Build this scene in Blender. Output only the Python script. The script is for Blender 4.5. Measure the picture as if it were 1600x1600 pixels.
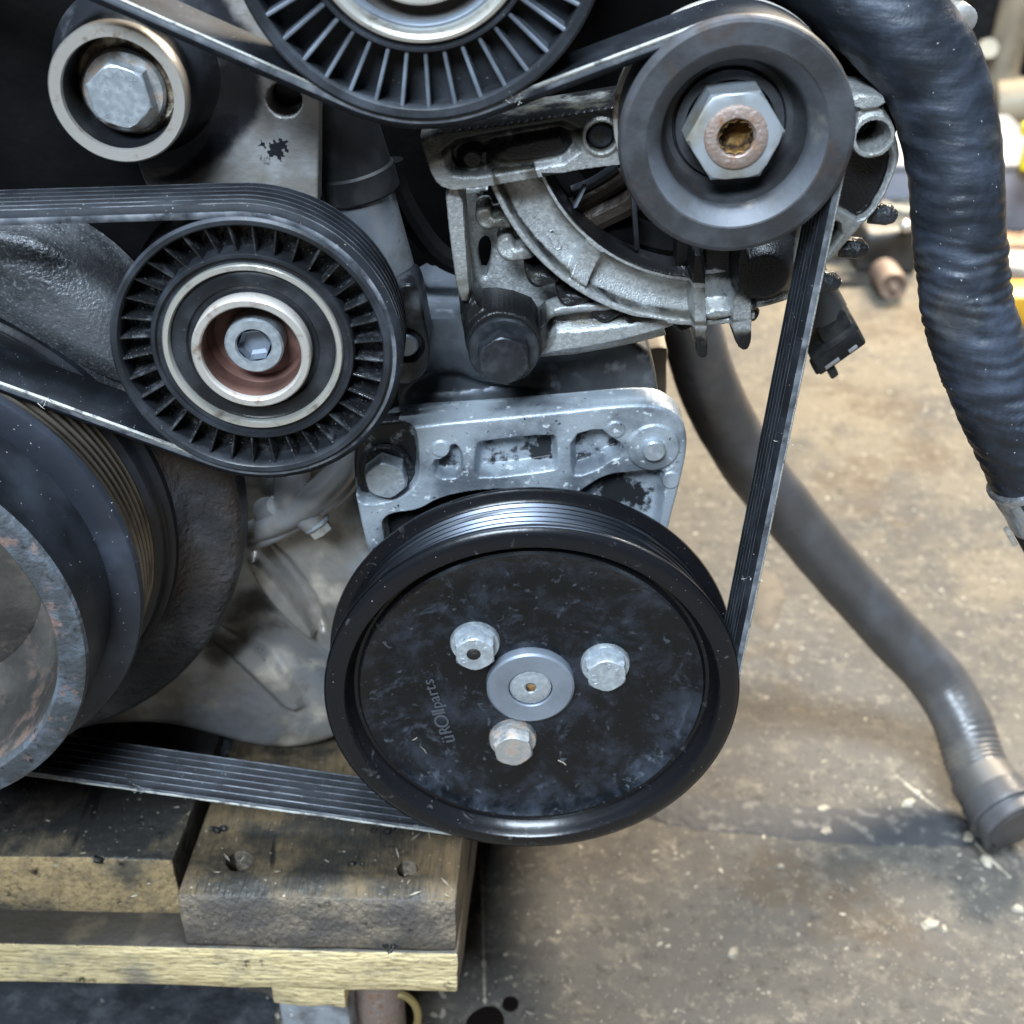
import bpy, bmesh, math, random
import numpy as np
from mathutils import Vector, Matrix, noise as mnoise
random.seed(7); np.random.seed(7)
S = bpy.context.scene
for o in list(bpy.data.objects): bpy.data.objects.remove(o)
COL = S.collection
RAD = math.radians

# ---------------------------------------------------------------- camera, world, lamps, exposure
H = 0.56                                     # camera height above the workshop floor (metres)
FPX, PITCH, YAW = 2053.92, RAD(32.38), RAD(0.467)
CF = np.array([math.sin(YAW)*math.cos(PITCH), math.cos(YAW)*math.cos(PITCH), -math.sin(PITCH)])
CR = np.array([math.cos(YAW), -math.sin(YAW), 0.0]); CU = np.cross(CR, CF)
cd = bpy.data.cameras.new('camera'); cam = bpy.data.objects.new('camera', cd); COL.objects.link(cam)
cam.matrix_world = Matrix(((CR[0], CU[0], -CF[0], 0), (CR[1], CU[1], -CF[1], 0), (CR[2], CU[2], -CF[2], H), (0, 0, 0, 1)))
cd.sensor_width = 36; cd.lens = FPX/1600*36; cd.clip_start = 0.01; cd.clip_end = 100
cd.dof.use_dof = True; cd.dof.focus_distance = 0.43; cd.dof.aperture_fstop = cd.lens/3.2
S.camera = cam
S.view_settings.view_transform = 'Standard'; S.view_settings.look = 'None'
S.view_settings.exposure = 0.15; S.view_settings.gamma = 1
try:
    S.cycles.use_denoising = True
except Exception: pass
W = bpy.data.worlds.new('World'); S.world = W; W.use_nodes = True
bg = W.node_tree.nodes['Background']; bg.inputs[0].default_value = (0.62, 0.72, 0.9, 1); bg.inputs[1].default_value = 0.022

def lamp(name, loc, target, sx, sy, power, color):
    d = bpy.data.lights.new(name, 'AREA'); d.shape = 'RECTANGLE'; d.size = sx; d.size_y = sy; d.energy = power; d.color = color
    o = bpy.data.objects.new(name, d); COL.objects.link(o); o.location = loc
    o.rotation_euler = (Vector(target)-Vector(loc)).to_track_quat('-Z', 'Y').to_euler()
    return o
lamp('door_light', (-0.40, -1.05, 1.75), (0, 0.4, 0.3), 0.7, 0.45, 66, (0.72, 0.86, 1.0))
lamp('skylight', (0.05, 0.12, 2.35), (0.05, 0.42, 0.3), 1.0, 0.45, 112, (0.74, 0.87, 1.0))
lamp('workshop_light', (1.3, 2.7, 1.9), (1.0, 2.1, 0), 1.2, 0.5, 290, (1.0, 0.87, 0.68))

# ---------------------------------------------------------------- photo measurements -> real planes
def ray(px, py): return CF + (px-800)/FPX*CR + (800-py)/FPX*CU
def P(px, py, y):
    d = ray(px, py); d = d*(y/d[1]); return Vector((d[0], d[1], d[2]+H))
def G(px, py, z):
    d = ray(px, py); d = d*((z-H)/d[2]); return Vector((d[0], d[1], d[2]+H))
def Pd(px, py, dep):
    d = ray(px, py)*dep; return Vector((d[0], d[1], d[2]+H))
def depth_at(v): return float(np.dot(np.array(v)-np.array((0, 0, H)), CF))
def XZ(pts, y): return [(P(a, b, y)[0], P(a, b, y)[2]) for a, b in pts]
def crop(x0, y0, s, pts): return [(x0+s*a, y0+s*b) for a, b in pts]

# ---------------------------------------------------------------- objects
def thing(name, label, cat, loc, group=None):
    o = bpy.data.objects.new(name, None); COL.objects.link(o); o.location = loc
    o.empty_display_size = 0.01; o['label'] = label; o['category'] = cat
    if group: o['group'] = group
    return o
def wloc(o):
    v = Vector((0, 0, 0))
    while o is not None: v = v + o.location; o = o.parent
    return v
def part(name, geo, mat, parent=None, angle=35, kind=None, label=None, grime_shade=None):
    """geo = (verts, faces) in world coordinates, or a bmesh; linked as one mesh under parent"""
    me = bpy.data.meshes.new(name)
    if isinstance(geo, bmesh.types.BMesh):
        geo.to_mesh(me); geo.free()
    else:
        me.from_pydata([tuple(v) for v in geo[0]], [], [tuple(f) for f in geo[1]])
    off = wloc(parent) if parent is not None else Vector((0, 0, 0))
    if parent is not None: me.transform(Matrix.Translation(-off))
    me.validate(); me.update()
    if angle is not None:
        me.polygons.foreach_set('use_smooth', [True]*len(me.polygons))
        me.set_sharp_from_angle(angle=RAD(angle))
    if grime_shade is not None and len(grime_shade) == len(me.vertices):
        a = me.attributes.new('grime_shade', 'FLOAT', 'POINT'); a.data.foreach_set('value', np.asarray(grime_shade, dtype=np.float32))
    for m in (mat if isinstance(mat, (list, tuple)) else [mat]): me.materials.append(m)
    o = bpy.data.objects.new(name, me); COL.objects.link(o); o.parent = parent
    if kind: o['kind'] = kind
    if label: o['label'] = label
    return o
def tag(o, label, cat, group=None):
    o['label'] = label; o['category'] = cat
    if group: o['group'] = group
    return o
def rezero(o):
    """put a top-level mesh's origin at its own base"""
    me = o.data; n = len(me.vertices); a = np.empty(n*3); me.vertices.foreach_get('co', a); a = a.reshape(-1, 3)
    c = Vector(((a[:, 0].min()+a[:, 0].max())/2, (a[:, 1].min()+a[:, 1].max())/2, a[:, 2].min()))
    me.transform(Matrix.Translation(-c)); o.location = c; return o
def copy_tree(o, loc, parent=None):
    c = o.copy(); COL.objects.link(c); c.parent = parent
    if loc is not None: c.location = loc
    for ch in list(o.children): copy_tree(ch, None, c)
    return c

# ---------------------------------------------------------------- materials
def mat(name, base, rough=0.5, metal=0.0, layers=(), bumps=(), spec=0.5, coat=0.0, aniso=0.0):
    """layers: dict(col, scale, th, soft, rough, metal, detail, dist, stretch, attr, seed); bumps: (scale, strength, dist[, stretch])"""
    m = bpy.data.materials.new(name); m.use_nodes = True; nt = m.node_tree; N = nt.nodes; L = nt.links
    b = N['Principled BSDF']; b.inputs['Specular IOR Level'].default_value = spec
    if coat: b.inputs['Coat Weight'].default_value = coat; b.inputs['Coat Roughness'].default_value = 0.12
    tc = N.new('ShaderNodeTexCoord').outputs['Object']
    def rgb(c):
        n = N.new('ShaderNodeRGB'); n.outputs[0].default_value = (c[0], c[1], c[2], 1); return n.outputs[0]
    def val(v):
        n = N.new('ShaderNodeValue'); n.outputs[0].default_value = v; return n.outputs[0]
    def vec(stretch, seed):
        mp = N.new('ShaderNodeMapping'); L.new(tc, mp.inputs[0]); mp.inputs['Scale'].default_value = stretch
        mp.inputs['Location'].default_value = (seed*1.37, seed*0.71, seed*2.11); return mp.outputs[0]
    c, r, me = rgb(base), val(rough), val(metal)
    for i, l in enumerate(layers):
        n = N.new('ShaderNodeTexNoise'); n.inputs['Scale'].default_value = l.get('scale', 100)
        n.inputs['Detail'].default_value = l.get('detail', 4); n.inputs['Roughness'].default_value = l.get('nr', 0.55)
        n.inputs['Distortion'].default_value = l.get('dist', 0)
        L.new(vec(l.get('stretch', (1, 1, 1)), l.get('seed', i+1)), n.inputs[0]); f = n.outputs[0]
        if 'attr' in l:
            a = N.new('ShaderNodeAttribute'); a.attribute_name = 'grime_shade'
            k = N.new('ShaderNodeMath'); k.operation = 'MULTIPLY_ADD'; L.new(a.outputs['Fac'], k.inputs[0]); k.inputs[1].default_value = l['attr']; L.new(f, k.inputs[2]); f = k.outputs[0]
        mr = N.new('ShaderNodeMapRange'); mr.interpolation_type = 'SMOOTHSTEP'; L.new(f, mr.inputs[0])
        s = l.get('soft', 0.08); mr.inputs[1].default_value = l['th']-s; mr.inputs[2].default_value = l['th']+s
        mr.inputs[4].default_value = l.get('amt', 1.0); f = mr.outputs[0]
        x = N.new('ShaderNodeMix'); x.data_type = 'RGBA'; L.new(f, x.inputs[0]); L.new(c, x.inputs[6]); L.new(rgb(l['col']), x.inputs[7]); c = x.outputs[2]
        for key, cur in (('rough', r), ('metal', me)):
            if key in l:
                x = N.new('ShaderNodeMix'); x.data_type = 'FLOAT'; L.new(f, x.inputs[0]); L.new(cur, x.inputs[2]); x.inputs[3].default_value = l[key]
                if key == 'rough': r = x.outputs[0]
                else: me = x.outputs[0]
    L.new(c, b.inputs['Base Color']); L.new(r, b.inputs['Roughness']); L.new(me, b.inputs['Metallic'])
    prev = None
    for i, q in enumerate(bumps):
        n = N.new('ShaderNodeTexNoise'); n.inputs['Scale'].default_value = q[0]; n.inputs['Detail'].default_value = 3
        L.new(vec(q[3] if len(q) > 3 else (1, 1, 1), 9+i), n.inputs[0])
        bp = N.new('ShaderNodeBump'); bp.inputs['Strength'].default_value = q[1]; bp.inputs['Distance'].default_value = q[2]
        L.new(n.outputs[0], bp.inputs['Height'])
        if prev is not None: L.new(prev, bp.inputs['Normal'])
        prev = bp.outputs[0]
    if prev is not None: L.new(prev, b.inputs['Normal'])
    return m
def specks(th=0.765, scale=1300, col=(0.5, 0.5, 0.48), seed=5): return dict(col=col, scale=scale, th=th, soft=0.02, rough=0.7, metal=0, detail=1, seed=seed, amt=.6)
BLK = (0.012, 0.013, 0.015)
M = {}
M['gloss_black'] = mat('black_painted_steel', (0.005, 0.006, 0.0075), 0.22, 0.0, [
    dict(col=(0.030, 0.036, 0.050), scale=48, th=0.56, soft=0.12, rough=0.40, detail=9, dist=0.3, nr=0.70),
    dict(col=(0.075, 0.090, 0.120), scale=75, th=0.635, soft=0.08, rough=0.5, detail=8, dist=0.5, nr=.7, amt=0.8, seed=8),
    dict(col=(0.11, 0.125, 0.15), scale=300, th=0.665, soft=0.05, rough=0.5, detail=6, dist=0.5, amt=.6, seed=18)], [(260, 0.14, 0.0006), (60, 0.15, 0.002)], coat=0.1, spec=0.3)
M['black_rim'] = mat('black_rim_paint', (0.007, 0.007, 0.0085), 0.27, 0.0, [
    dict(col=(0.09, 0.09, 0.095), scale=150, th=0.70, soft=0.07, rough=0.5, detail=5, dist=0.8), specks(0.788, 1305)], [(300, 0.15, 0.0005)], coat=0.1, spec=0.3)
M['groove_steel'] = mat('worn_groove_steel', (0.085, 0.095, 0.115), 0.34, 1.0, [
    dict(col=(0.03, 0.03, 0.035), scale=120, th=0.64, soft=0.1, rough=0.5, metal=0.3, stretch=(0.15, 6, 0.15))])
M['plastic'] = mat('black_idler_plastic', (0.016, 0.0175, 0.0205), 0.36, 0, [
    dict(col=(0.05, 0.057, 0.07), scale=50, th=0.57, soft=0.2, rough=0.45, detail=6), specks(0.773, 1450, (0.35, 0.35, 0.33))], [(500, 0.2, 0.0004)], spec=0.3)
M['rib_plastic'] = mat('idler_rib_plastic', (0.085, 0.096, 0.115), 0.34, 0, [
    dict(col=(0.15, 0.175, 0.21), scale=90, th=0.52, soft=0.2, rough=0.45)], [(500, 0.2, 0.0004)])
M['rib_dark'] = mat('oily_rib_plastic', (0.016, 0.017, 0.019), 0.22, 0, [
    dict(col=(0.07, 0.075, 0.085), scale=200, th=0.60, soft=0.12, rough=0.4), specks(0.718, 1015, (.3, .3, .29))], [(420, 0.5, 0.0008)])
M['oily'] = mat('oily_black_plastic', (0.012, 0.012, 0.013), 0.16, 0, [
    dict(col=(0.05, 0.05, 0.05), scale=300, th=0.6, soft=0.1, rough=0.4), specks(0.738, 1305)], [(420, 0.6, 0.0012)], spec=0.3)
M['belt'] = mat('belt_rubber', (0.007, 0.008, 0.0105), 0.62, 0, [
    dict(col=(0.022, 0.026, 0.033), scale=70, th=0.57, soft=0.2, rough=0.6, detail=6), specks(0.768, 1450, (0.5, 0.49, 0.45))], [(900, 0.25, 0.0003)], spec=0.18)
M['belt_tip'] = mat('dusty_rib_tip', (0.10, 0.11, 0.128), 0.5, 0, [dict(col=(0.20, 0.21, 0.23), scale=130, th=0.55, soft=0.12, detail=6), dict(col=(0.02, 0.022, 0.027), scale=90, th=0.60, soft=0.1, detail=5, seed=4)], [(900, 0.25, 0.0003)], spec=.3)
M['cord'] = mat('belt_edge_cord', (0.34, 0.34, 0.315), 0.8, 0, [
    dict(col=(0.09, 0.092, 0.095), scale=260, th=0.60, soft=0.1, detail=5)], [(1500, 0.8, 0.0006)])
M['zinc'] = mat('zinc_bolt', (0.42, 0.465, 0.51), 0.36, 0.55, [
    dict(col=(0.56, 0.61, 0.64), scale=500, th=0.55, soft=0.2, rough=0.5, metal=0.35, detail=5, amt=.7),
    dict(col=(0.16, 0.17, 0.18), scale=600, th=0.69, soft=0.06, rough=0.6, metal=0.4, amt=.8)], [(1200, 0.3, 0.0003)])
M['zinc_rust'] = mat('rust_stained_zinc', (0.54, 0.55, 0.55), 0.42, 0.75, [
    dict(col=(0.38, 0.29, 0.23), scale=230, th=0.55, soft=0.12, rough=0.75, metal=0.15, detail=6)], [(1200, 0.35, 0.0004)])
M['hub_steel'] = mat('grey_hub_steel', (0.30, 0.345, 0.41), 0.42, 0.5, [
    dict(col=(0.20, 0.22, 0.26), scale=60, th=0.55, soft=0.2, rough=0.5, detail=6)], [(700, 0.12, 0.0003)])
M['race'] = mat('worn_race_steel', (0.56, 0.53, 0.49), 0.36, 0.5, [
    dict(col=(0.20, 0.13, 0.09), scale=200, th=0.63, soft=0.1, rough=0.7, metal=0.2, detail=5)], [(500, 0.2, 0.0003)])
M['bright_ring'] = mat('bright_ring_steel', (0.66, 0.65, 0.60), 0.28, 0.7, [
    dict(col=(0.15, 0.13, 0.10), scale=130, th=0.62, soft=0.12, rough=0.6, metal=0.4)])
M['seal'] = mat('black_bearing_seal', (0.013, 0.014, 0.016), 0.30, 0, [
    dict(col=(0.05, 0.054, 0.062), scale=60, th=0.6, soft=0.2, rough=0.45), specks(0.788, 1305)], [(400, 0.15, 0.0004)], spec=0.3)
M['brown_bore'] = mat('reddish_bore', (0.20, 0.105, 0.085), 0.5, 0.35, [
    dict(col=(0.09, 0.05, 0.04), scale=90, th=0.55, soft=0.2, rough=0.6)], [(500, 0.2, 0.0004)])
M['rust'] = mat('rusty_steel', (0.33, 0.25, 0.215), 0.55, 0.45, [
    dict(col=(0.22, 0.115, 0.06), scale=260, th=0.60, soft=0.10, rough=0.9, metal=0), dict(col=(0.45, 0.38, 0.35), scale=400, th=0.6, soft=0.1, rough=0.5, metal=0.6, seed=6)], [(700, 0.6, 0.0006)])
M['rust_orange'] = mat('dark_orange_rust', (0.22, 0.115, 0.03), 0.8, 0, [dict(col=(0.04, 0.018, 0.008), scale=260, th=0.50, soft=0.1, detail=5), dict(col=(.4, .27, .1), scale=420, th=.64, soft=.06, seed=4)], [(900, 0.8, 0.001)])
M['alt_pulley'] = mat('dark_pulley_steel', (0.031, 0.031, 0.033), 0.58, 0.2, [
    dict(col=(0.068, 0.071, 0.080), scale=45, th=0.54, soft=0.14, rough=0.55, detail=8, nr=.65), dict(col=(0.05, 0.032, 0.025), scale=70, th=0.62, soft=0.1, rough=0.7, metal=0.1, seed=5)], [(400, 0.25, 0.0004)])
M['alt_chamfer'] = mat('pulley_chamfer_steel', (0.085, 0.092, 0.108), 0.55, 0.2, [
    dict(col=(0.06, 0.06, 0.062), scale=80, th=0.56, soft=0.15, rough=0.5), dict(col=(0.25, 0.23, 0.2), scale=60, th=0.66, soft=0.1, rough=0.7, metal=0.1, seed=5)], [(400, 0.3, 0.0004)])
M['nut'] = mat('zinc_nut', (0.47, 0.515, 0.565), 0.38, 0.5, [
    dict(col=(0.30, 0.27, 0.21), scale=60, th=0.55, soft=0.15, rough=0.6, metal=0.5), specks(0.758, 870, (0.05, 0.05, 0.05))], [(600, 0.15, 0.0003)])
M['cast'] = mat('cast_aluminium', (0.47, 0.53, 0.59), 0.44, 0.4, [
    dict(col=(0.50, 0.56, 0.61), scale=70, th=0.56, soft=0.14, rough=0.55, metal=0.4, detail=6),
    dict(col=(0.19, 0.215, 0.25), scale=50, th=0.56, soft=0.13, rough=0.45, metal=0.5, detail=7, seed=4),
    dict(col=(0.62, 0.67, 0.70), scale=300, th=0.655, soft=0.04, rough=0.7, metal=0.1, detail=4, seed=11),
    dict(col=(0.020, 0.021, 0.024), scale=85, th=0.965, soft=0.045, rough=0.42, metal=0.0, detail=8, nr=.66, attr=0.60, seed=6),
    dict(col=(0.02, 0.02, 0.02), scale=420, th=0.69, soft=0.03, rough=0.5, metal=0, seed=7)], [(1100, 0.45, 0.0004), (120, 0.2, 0.001)])
M['alt_cast'] = mat('alternator_cast_aluminium', (0.46, 0.48, 0.49), 0.44, 0.6, [
    dict(col=(0.56, 0.575, 0.575), scale=800, th=0.53, soft=0.16, rough=0.5, metal=0.4, detail=3),
    dict(col=(0.22, 0.205, 0.17), scale=420, th=0.62, soft=0.06, rough=0.55, metal=0.4, detail=4, seed=14, amt=.35),
    dict(col=(0.20, 0.185, 0.145), scale=24, th=0.60, soft=0.18, rough=0.5, metal=0.4, detail=5, seed=4, amt=.6),
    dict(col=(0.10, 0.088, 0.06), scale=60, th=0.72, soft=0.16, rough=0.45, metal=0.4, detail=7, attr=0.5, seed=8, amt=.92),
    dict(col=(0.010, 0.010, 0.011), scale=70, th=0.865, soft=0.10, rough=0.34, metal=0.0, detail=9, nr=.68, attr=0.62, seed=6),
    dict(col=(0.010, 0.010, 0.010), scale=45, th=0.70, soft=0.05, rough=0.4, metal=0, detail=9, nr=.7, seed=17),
    dict(col=(0.025, 0.023, 0.02), scale=900, th=0.665, soft=0.05, rough=0.5, metal=0, seed=7, amt=.6)], [(1500, 0.7, 0.00035)])
M['oil_cast'] = mat('oil_soaked_casting', (0.018, 0.019, 0.021), 0.34, 0.1, [
    dict(col=(0.10, 0.11, 0.12), scale=500, th=0.61, soft=0.06, rough=0.5, metal=0.3), dict(col=(0.05, 0.055, 0.065), scale=60, th=0.55, soft=0.15, rough=0.5, seed=4)], [(520, 0.9, 0.0014)])
M['black_bolt'] = mat('blackened_bolt', (0.035, 0.038, 0.045), 0.38, 0.5, [dict(col=(0.07, 0.078, 0.09), scale=160, th=0.56, soft=0.15, rough=0.5)], [(700, 0.25, 0.0004)])
M['dark_skirt'] = mat('dark_steel', (0.03, 0.033, 0.04), 0.36, 0.4, [dict(col=(0.012, 0.012, 0.013), scale=45, th=0.52, soft=0.12, rough=0.3), dict(col=(0.15, 0.16, 0.18), scale=60, th=0.64, soft=0.1, rough=0.45)], [(160, 0.25, 0.0008)])
M['grey_cast'] = mat('grey_sand_casting', (0.15, 0.158, 0.17), 0.40, 0.45, [
    dict(col=(0.035, 0.037, 0.042), scale=40, th=0.54, soft=0.16, rough=0.4, detail=8, nr=.65), dict(col=(0.26, 0.27, 0.27), scale=900, th=0.62, soft=0.08, rough=0.4)], [(800, 0.7, 0.0006), (90, 0.15, 0.002)])
M['plate'] = mat('bracket_aluminium', (0.30, 0.285, 0.27), 0.46, 0.4, [
    dict(col=(0.20, 0.175, 0.145), scale=38, th=0.54, soft=0.16, rough=0.55, metal=0.4, detail=7),
    dict(col=(0.42, 0.42, 0.425), scale=90, th=0.59, soft=0.14, rough=0.5, metal=0.5, seed=6),
    dict(col=(0.06, 0.058, 0.055), scale=85, th=0.69, soft=0.02, rough=0.5, metal=0, detail=5, seed=8),
    dict(col=(0.014, 0.015, 0.019), scale=50, th=0.92, soft=0.16, rough=0.36, metal=0, detail=6, attr=0.62, seed=9)], [(500, 0.3, 0.0004)])
M['pan'] = mat('oil_pan_aluminium', (0.36, 0.335, 0.305), 0.44, 0.6, [
    dict(col=(0.155, 0.125, 0.09), scale=20, th=0.52, soft=0.16, rough=0.55, metal=0.4, detail=7),
    dict(col=(0.40, 0.42, 0.46), scale=28, th=0.58, soft=0.15, rough=0.4, metal=0.7, seed=5),
    dict(col=(0.50, 0.44, 0.36), scale=45, th=0.62, soft=0.1, rough=0.6, metal=0.3, seed=15),
    dict(col=(0.03, 0.025, 0.02), scale=60, th=0.90, soft=0.25, rough=0.5, metal=0, detail=7, attr=0.6, seed=6), specks(0.758, 507, (0.03, 0.03, 0.03))], [(260, 0.35, 0.0007), (60, .3, .003)])
M['neck'] = mat('silver_casting', (0.40, 0.40, 0.41), 0.42, 0.4, [
    dict(col=(0.24, 0.2, 0.15), scale=55, th=0.60, soft=0.12, rough=0.55, metal=0.3), specks(0.758, 725, (0.04, 0.04, 0.04))], [(300, 0.2, 0.0005)])
M['cylinder'] = mat('stained_silver_cylinder', (0.34, 0.37, 0.42), 0.4, 0.75, [
    dict(col=(0.13, 0.13, 0.13), scale=60, th=0.53, soft=0.15, rough=0.55, metal=0.4, detail=7), specks(0.718, 435, (0.02, 0.02, 0.02))], [(200, 0.3, 0.0006)])
M['dark_plate'] = mat('dark_blue_grey_plate', (0.15, 0.17, 0.20), 0.42, 0.5, [
    dict(col=(0.05, 0.055, 0.062), scale=40, th=0.54, soft=0.2, rough=0.5, detail=6), dict(col=(0.2, 0.22, 0.25), scale=150, th=0.64, soft=0.1, rough=0.5)], [(200, 0.25, 0.0008)])
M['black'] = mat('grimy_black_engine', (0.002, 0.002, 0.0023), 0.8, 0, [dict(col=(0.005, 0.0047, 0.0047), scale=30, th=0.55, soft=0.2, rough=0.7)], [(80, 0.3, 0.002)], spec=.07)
M['matte_black'] = mat('matte_black_plastic', (0.011, 0.011, 0.012), 0.55, 0, [dict(col=(0.03, 0.03, 0.031), scale=80, th=0.58, soft=0.15)], [(500, 0.2, 0.0004)], spec=0.3)
M['connector'] = mat('connector_plastic', (0.018, 0.019, 0.021), 0.36, 0, [dict(col=(0.05, 0.05, 0.05), scale=120, th=0.6, soft=0.15)], [(600, 0.2, 0.0003)], spec=0.3)
M['damper'] = mat('damper_dark_steel', (0.005, 0.0055, 0.0068), 0.34, 0.05, [
    dict(col=(0.022, 0.026, 0.034), scale=30, th=0.58, soft=0.2, rough=0.45, detail=6), specks(0.788, 870)], [(300, 0.15, 0.0005)])
M['damper_rim'] = mat('damper_blue_rim', (0.028, 0.032, 0.043), 0.36, 0.3, [
    dict(col=(0.065, 0.078, 0.105), scale=40, th=0.56, soft=0.2, rough=0.45), specks(0.758, 725)], [(300, 0.2, 0.0005)])
M['crank_groove'] = mat('brown_groove_steel', (0.19, 0.165, 0.135), 0.36, 0.8, [dict(col=(0.08, 0.06, 0.045), scale=60, th=0.55, soft=0.2, rough=0.6, metal=0.4)])
M['disc'] = mat('oily_textured_disc', (0.038, 0.04, 0.045), 0.34, 0.4, [
    dict(col=(0.085, 0.09, 0.10), scale=60, th=0.55, soft=0.15, rough=0.4, detail=6), dict(col=(0.06, 0.042, 0.03), scale=14, th=0.56, soft=0.12, rough=0.6, metal=0.2, seed=4)], [(380, 0.8, 0.0015), (130, 0.5, 0.002)])
M['hub_rust'] = mat('blue_rusted_hub', (0.075, 0.082, 0.092), 0.48, 0.3, [
    dict(col=(0.14, 0.165, 0.20), scale=110, th=0.57, soft=0.1, rough=0.5, detail=6), dict(col=(0.19, 0.125, 0.105), scale=100, th=0.59, soft=0.05, nr=.68, rough=0.8, metal=0.1, detail=6, seed=5), dict(col=(0.02, 0.02, 0.02), scale=200, th=0.66, soft=0.05, rough=0.6, seed=6)], [(500, 0.6, 0.0008)])
M['hub_inner'] = mat('dull_hub_dish', (0.085, 0.080, 0.075), 0.42, 0.6, [
    dict(col=(0.28, 0.265, 0.24), scale=26, th=0.56, soft=0.16, rough=0.4, metal=0.7, detail=7),
    dict(col=(0.15, 0.10, 0.08), scale=60, th=0.58, soft=0.07, rough=0.75, metal=0.1, detail=9, nr=.7, seed=5),
    dict(col=(0.04, 0.035, 0.032), scale=150, th=0.635, soft=0.06, rough=0.7, metal=0, detail=9, nr=.7, seed=6)], [(500, 0.5, 0.0006), (60, .3, .002)])
def hose_mat(name, base, hi, dust):
    return mat(name, base, 0.36, 0, [dict(col=hi, scale=38, th=0.56, soft=0.17, rough=0.5, detail=7, dist=0.6, stretch=(1, 1, 1.6)),
        dict(col=dust, scale=24, th=0.66, soft=0.12, rough=0.75, detail=5, seed=4), specks(0.783, 725, (0.5, 0.5, 0.47))], [(220, 0.3, 0.0010), (60, 0.3, 0.0025, (.5, .5, 2.6)), (700, 0.2, 0.0004)])
M['hose'] = hose_mat('hose_rubber', (0.012, 0.0145, 0.019), (0.042, 0.052, 0.075), (0.09, 0.085, 0.075))
M['hose_grey'] = mat('dusty_hose_rubber', (0.085, 0.080, 0.078), 0.32, 0.2, [dict(col=(0.12, 0.12, 0.13), scale=34, th=0.56, soft=0.17, rough=0.38, detail=7), dict(col=(0.15, 0.13, 0.105), scale=24, th=0.64, soft=0.12, rough=0.6, metal=0, detail=6, seed=4)], [(220, 0.2, 0.0008)])
M['foil'] = mat('dull_silver_end', (0.55, 0.6, 0.66), 0.34, 0.9, [dict(col=(0.2, 0.22, 0.25), scale=70, th=0.58, soft=0.1, rough=0.5, metal=0.4)], [(160, 0.7, 0.002)])
M['clamp'] = mat('hose_clamp_band', (0.13, 0.12, 0.11), 0.5, 0.5, [dict(col=(0.14, 0.13, 0.12), scale=60, th=0.55, soft=0.2)])
def wood(name, a, b, dirt, th, grain=(1, 1, 1)):
    return mat(name, a, 0.72, 0, [dict(col=b, scale=230, th=0.52, soft=0.14, detail=8, nr=.65, stretch=grain),
        dict(col=tuple(0.4*x for x in a), scale=520, th=0.60, soft=0.06, detail=6, nr=.7, dist=.2, stretch=grain, seed=3),
        dict(col=dirt, scale=30, th=th, soft=0.11, rough=0.5, detail=10, nr=0.7, seed=4),
        dict(col=(0.012, 0.011, 0.010), scale=75, th=0.64, soft=0.05, rough=0.4, detail=10, nr=.7, seed=5),
        dict(col=(0.008, 0.007, 0.006), scale=70, th=0.69, soft=0.02, rough=0.6, detail=3, stretch=tuple(.7*g for g in grain), seed=9),
        dict(col=(0.42, 0.37, 0.27), scale=480, th=0.70, soft=0.03, detail=4, seed=6)], [(520, 0.9, 0.0012, grain), (240, 0.5, 0.0015), (70, 0.5, 0.002)])
M['wood_top'] = wood('oil_stained_board', (0.155, 0.108, 0.056), (0.095, 0.07, 0.042), (0.030, 0.027, 0.022), 0.475, (1.2, 0.16, 1.2))
M['wood_dark'] = wood('dark_oily_board', (0.14, 0.105, 0.062), (0.08, 0.064, 0.045), (0.028, 0.027, 0.025), 0.43, (1.2, 0.16, 1.2))
M['wood_yellow'] = wood('yellow_pine_board', (0.70, 0.56, 0.31), (0.58, 0.45, 0.23), (0.28, 0.24, 0.18), 0.61, (0.22, 1.1, 1.1))
M['wood_end'] = wood('grey_end_grain', (0.27, 0.215, 0.15), (0.17, 0.14, 0.11), (0.095, 0.085, 0.078), 0.49, (1, 1, .7))
M['wood_tan'] = wood('raw_tan_end_grain', (0.42, 0.30, 0.15), (0.28, 0.20, 0.11), (0.10, 0.085, 0.065), 0.53, (1, 1, .7))
M['wood_hole'] = mat('hole_grime', (0.012, 0.011, 0.010), 0.5, 0, [], [(300, 0.8, 0.002)])
M['nail'] = mat('dull_nail_head', (0.12, 0.13, 0.13), 0.5, 0.6, [dict(col=(0.03, 0.03, 0.03), scale=300, th=0.5, soft=0.1)])
M['concrete'] = mat('workshop_concrete', (0.100, 0.090, 0.078), 0.75, 0, [
    dict(col=(0.185, 0.148, 0.095), scale=1.5, th=0.55, soft=0.12, detail=5, seed=2, amt=.8),
    dict(col=(0.076, 0.069, 0.061), scale=10, th=0.53, soft=0.10, detail=10, nr=0.70),
    dict(col=(0.090, 0.064, 0.040), scale=7, th=0.58, soft=0.07, detail=9, nr=.65, amt=0.8, seed=12),
    dict(col=(0.20, 0.172, 0.132), scale=60, th=0.57, soft=0.07, detail=10, nr=.75, amt=0.5, seed=5),
    dict(col=(0.048, 0.043, 0.037), scale=120, th=0.585, soft=0.06, detail=10, nr=.75, seed=6, amt=.7),
    dict(col=(0.34, 0.295, 0.225), scale=100, th=0.625, soft=0.07, detail=6, nr=.72, dist=.3, seed=7, amt=.45),
    dict(col=(0.46, 0.41, 0.33), scale=190, th=0.68, soft=0.05, detail=4, dist=.4, seed=21, amt=.5)], [(90, 0.35, 0.002), (400, 0.4, 0.0008)], spec=.22)
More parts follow.
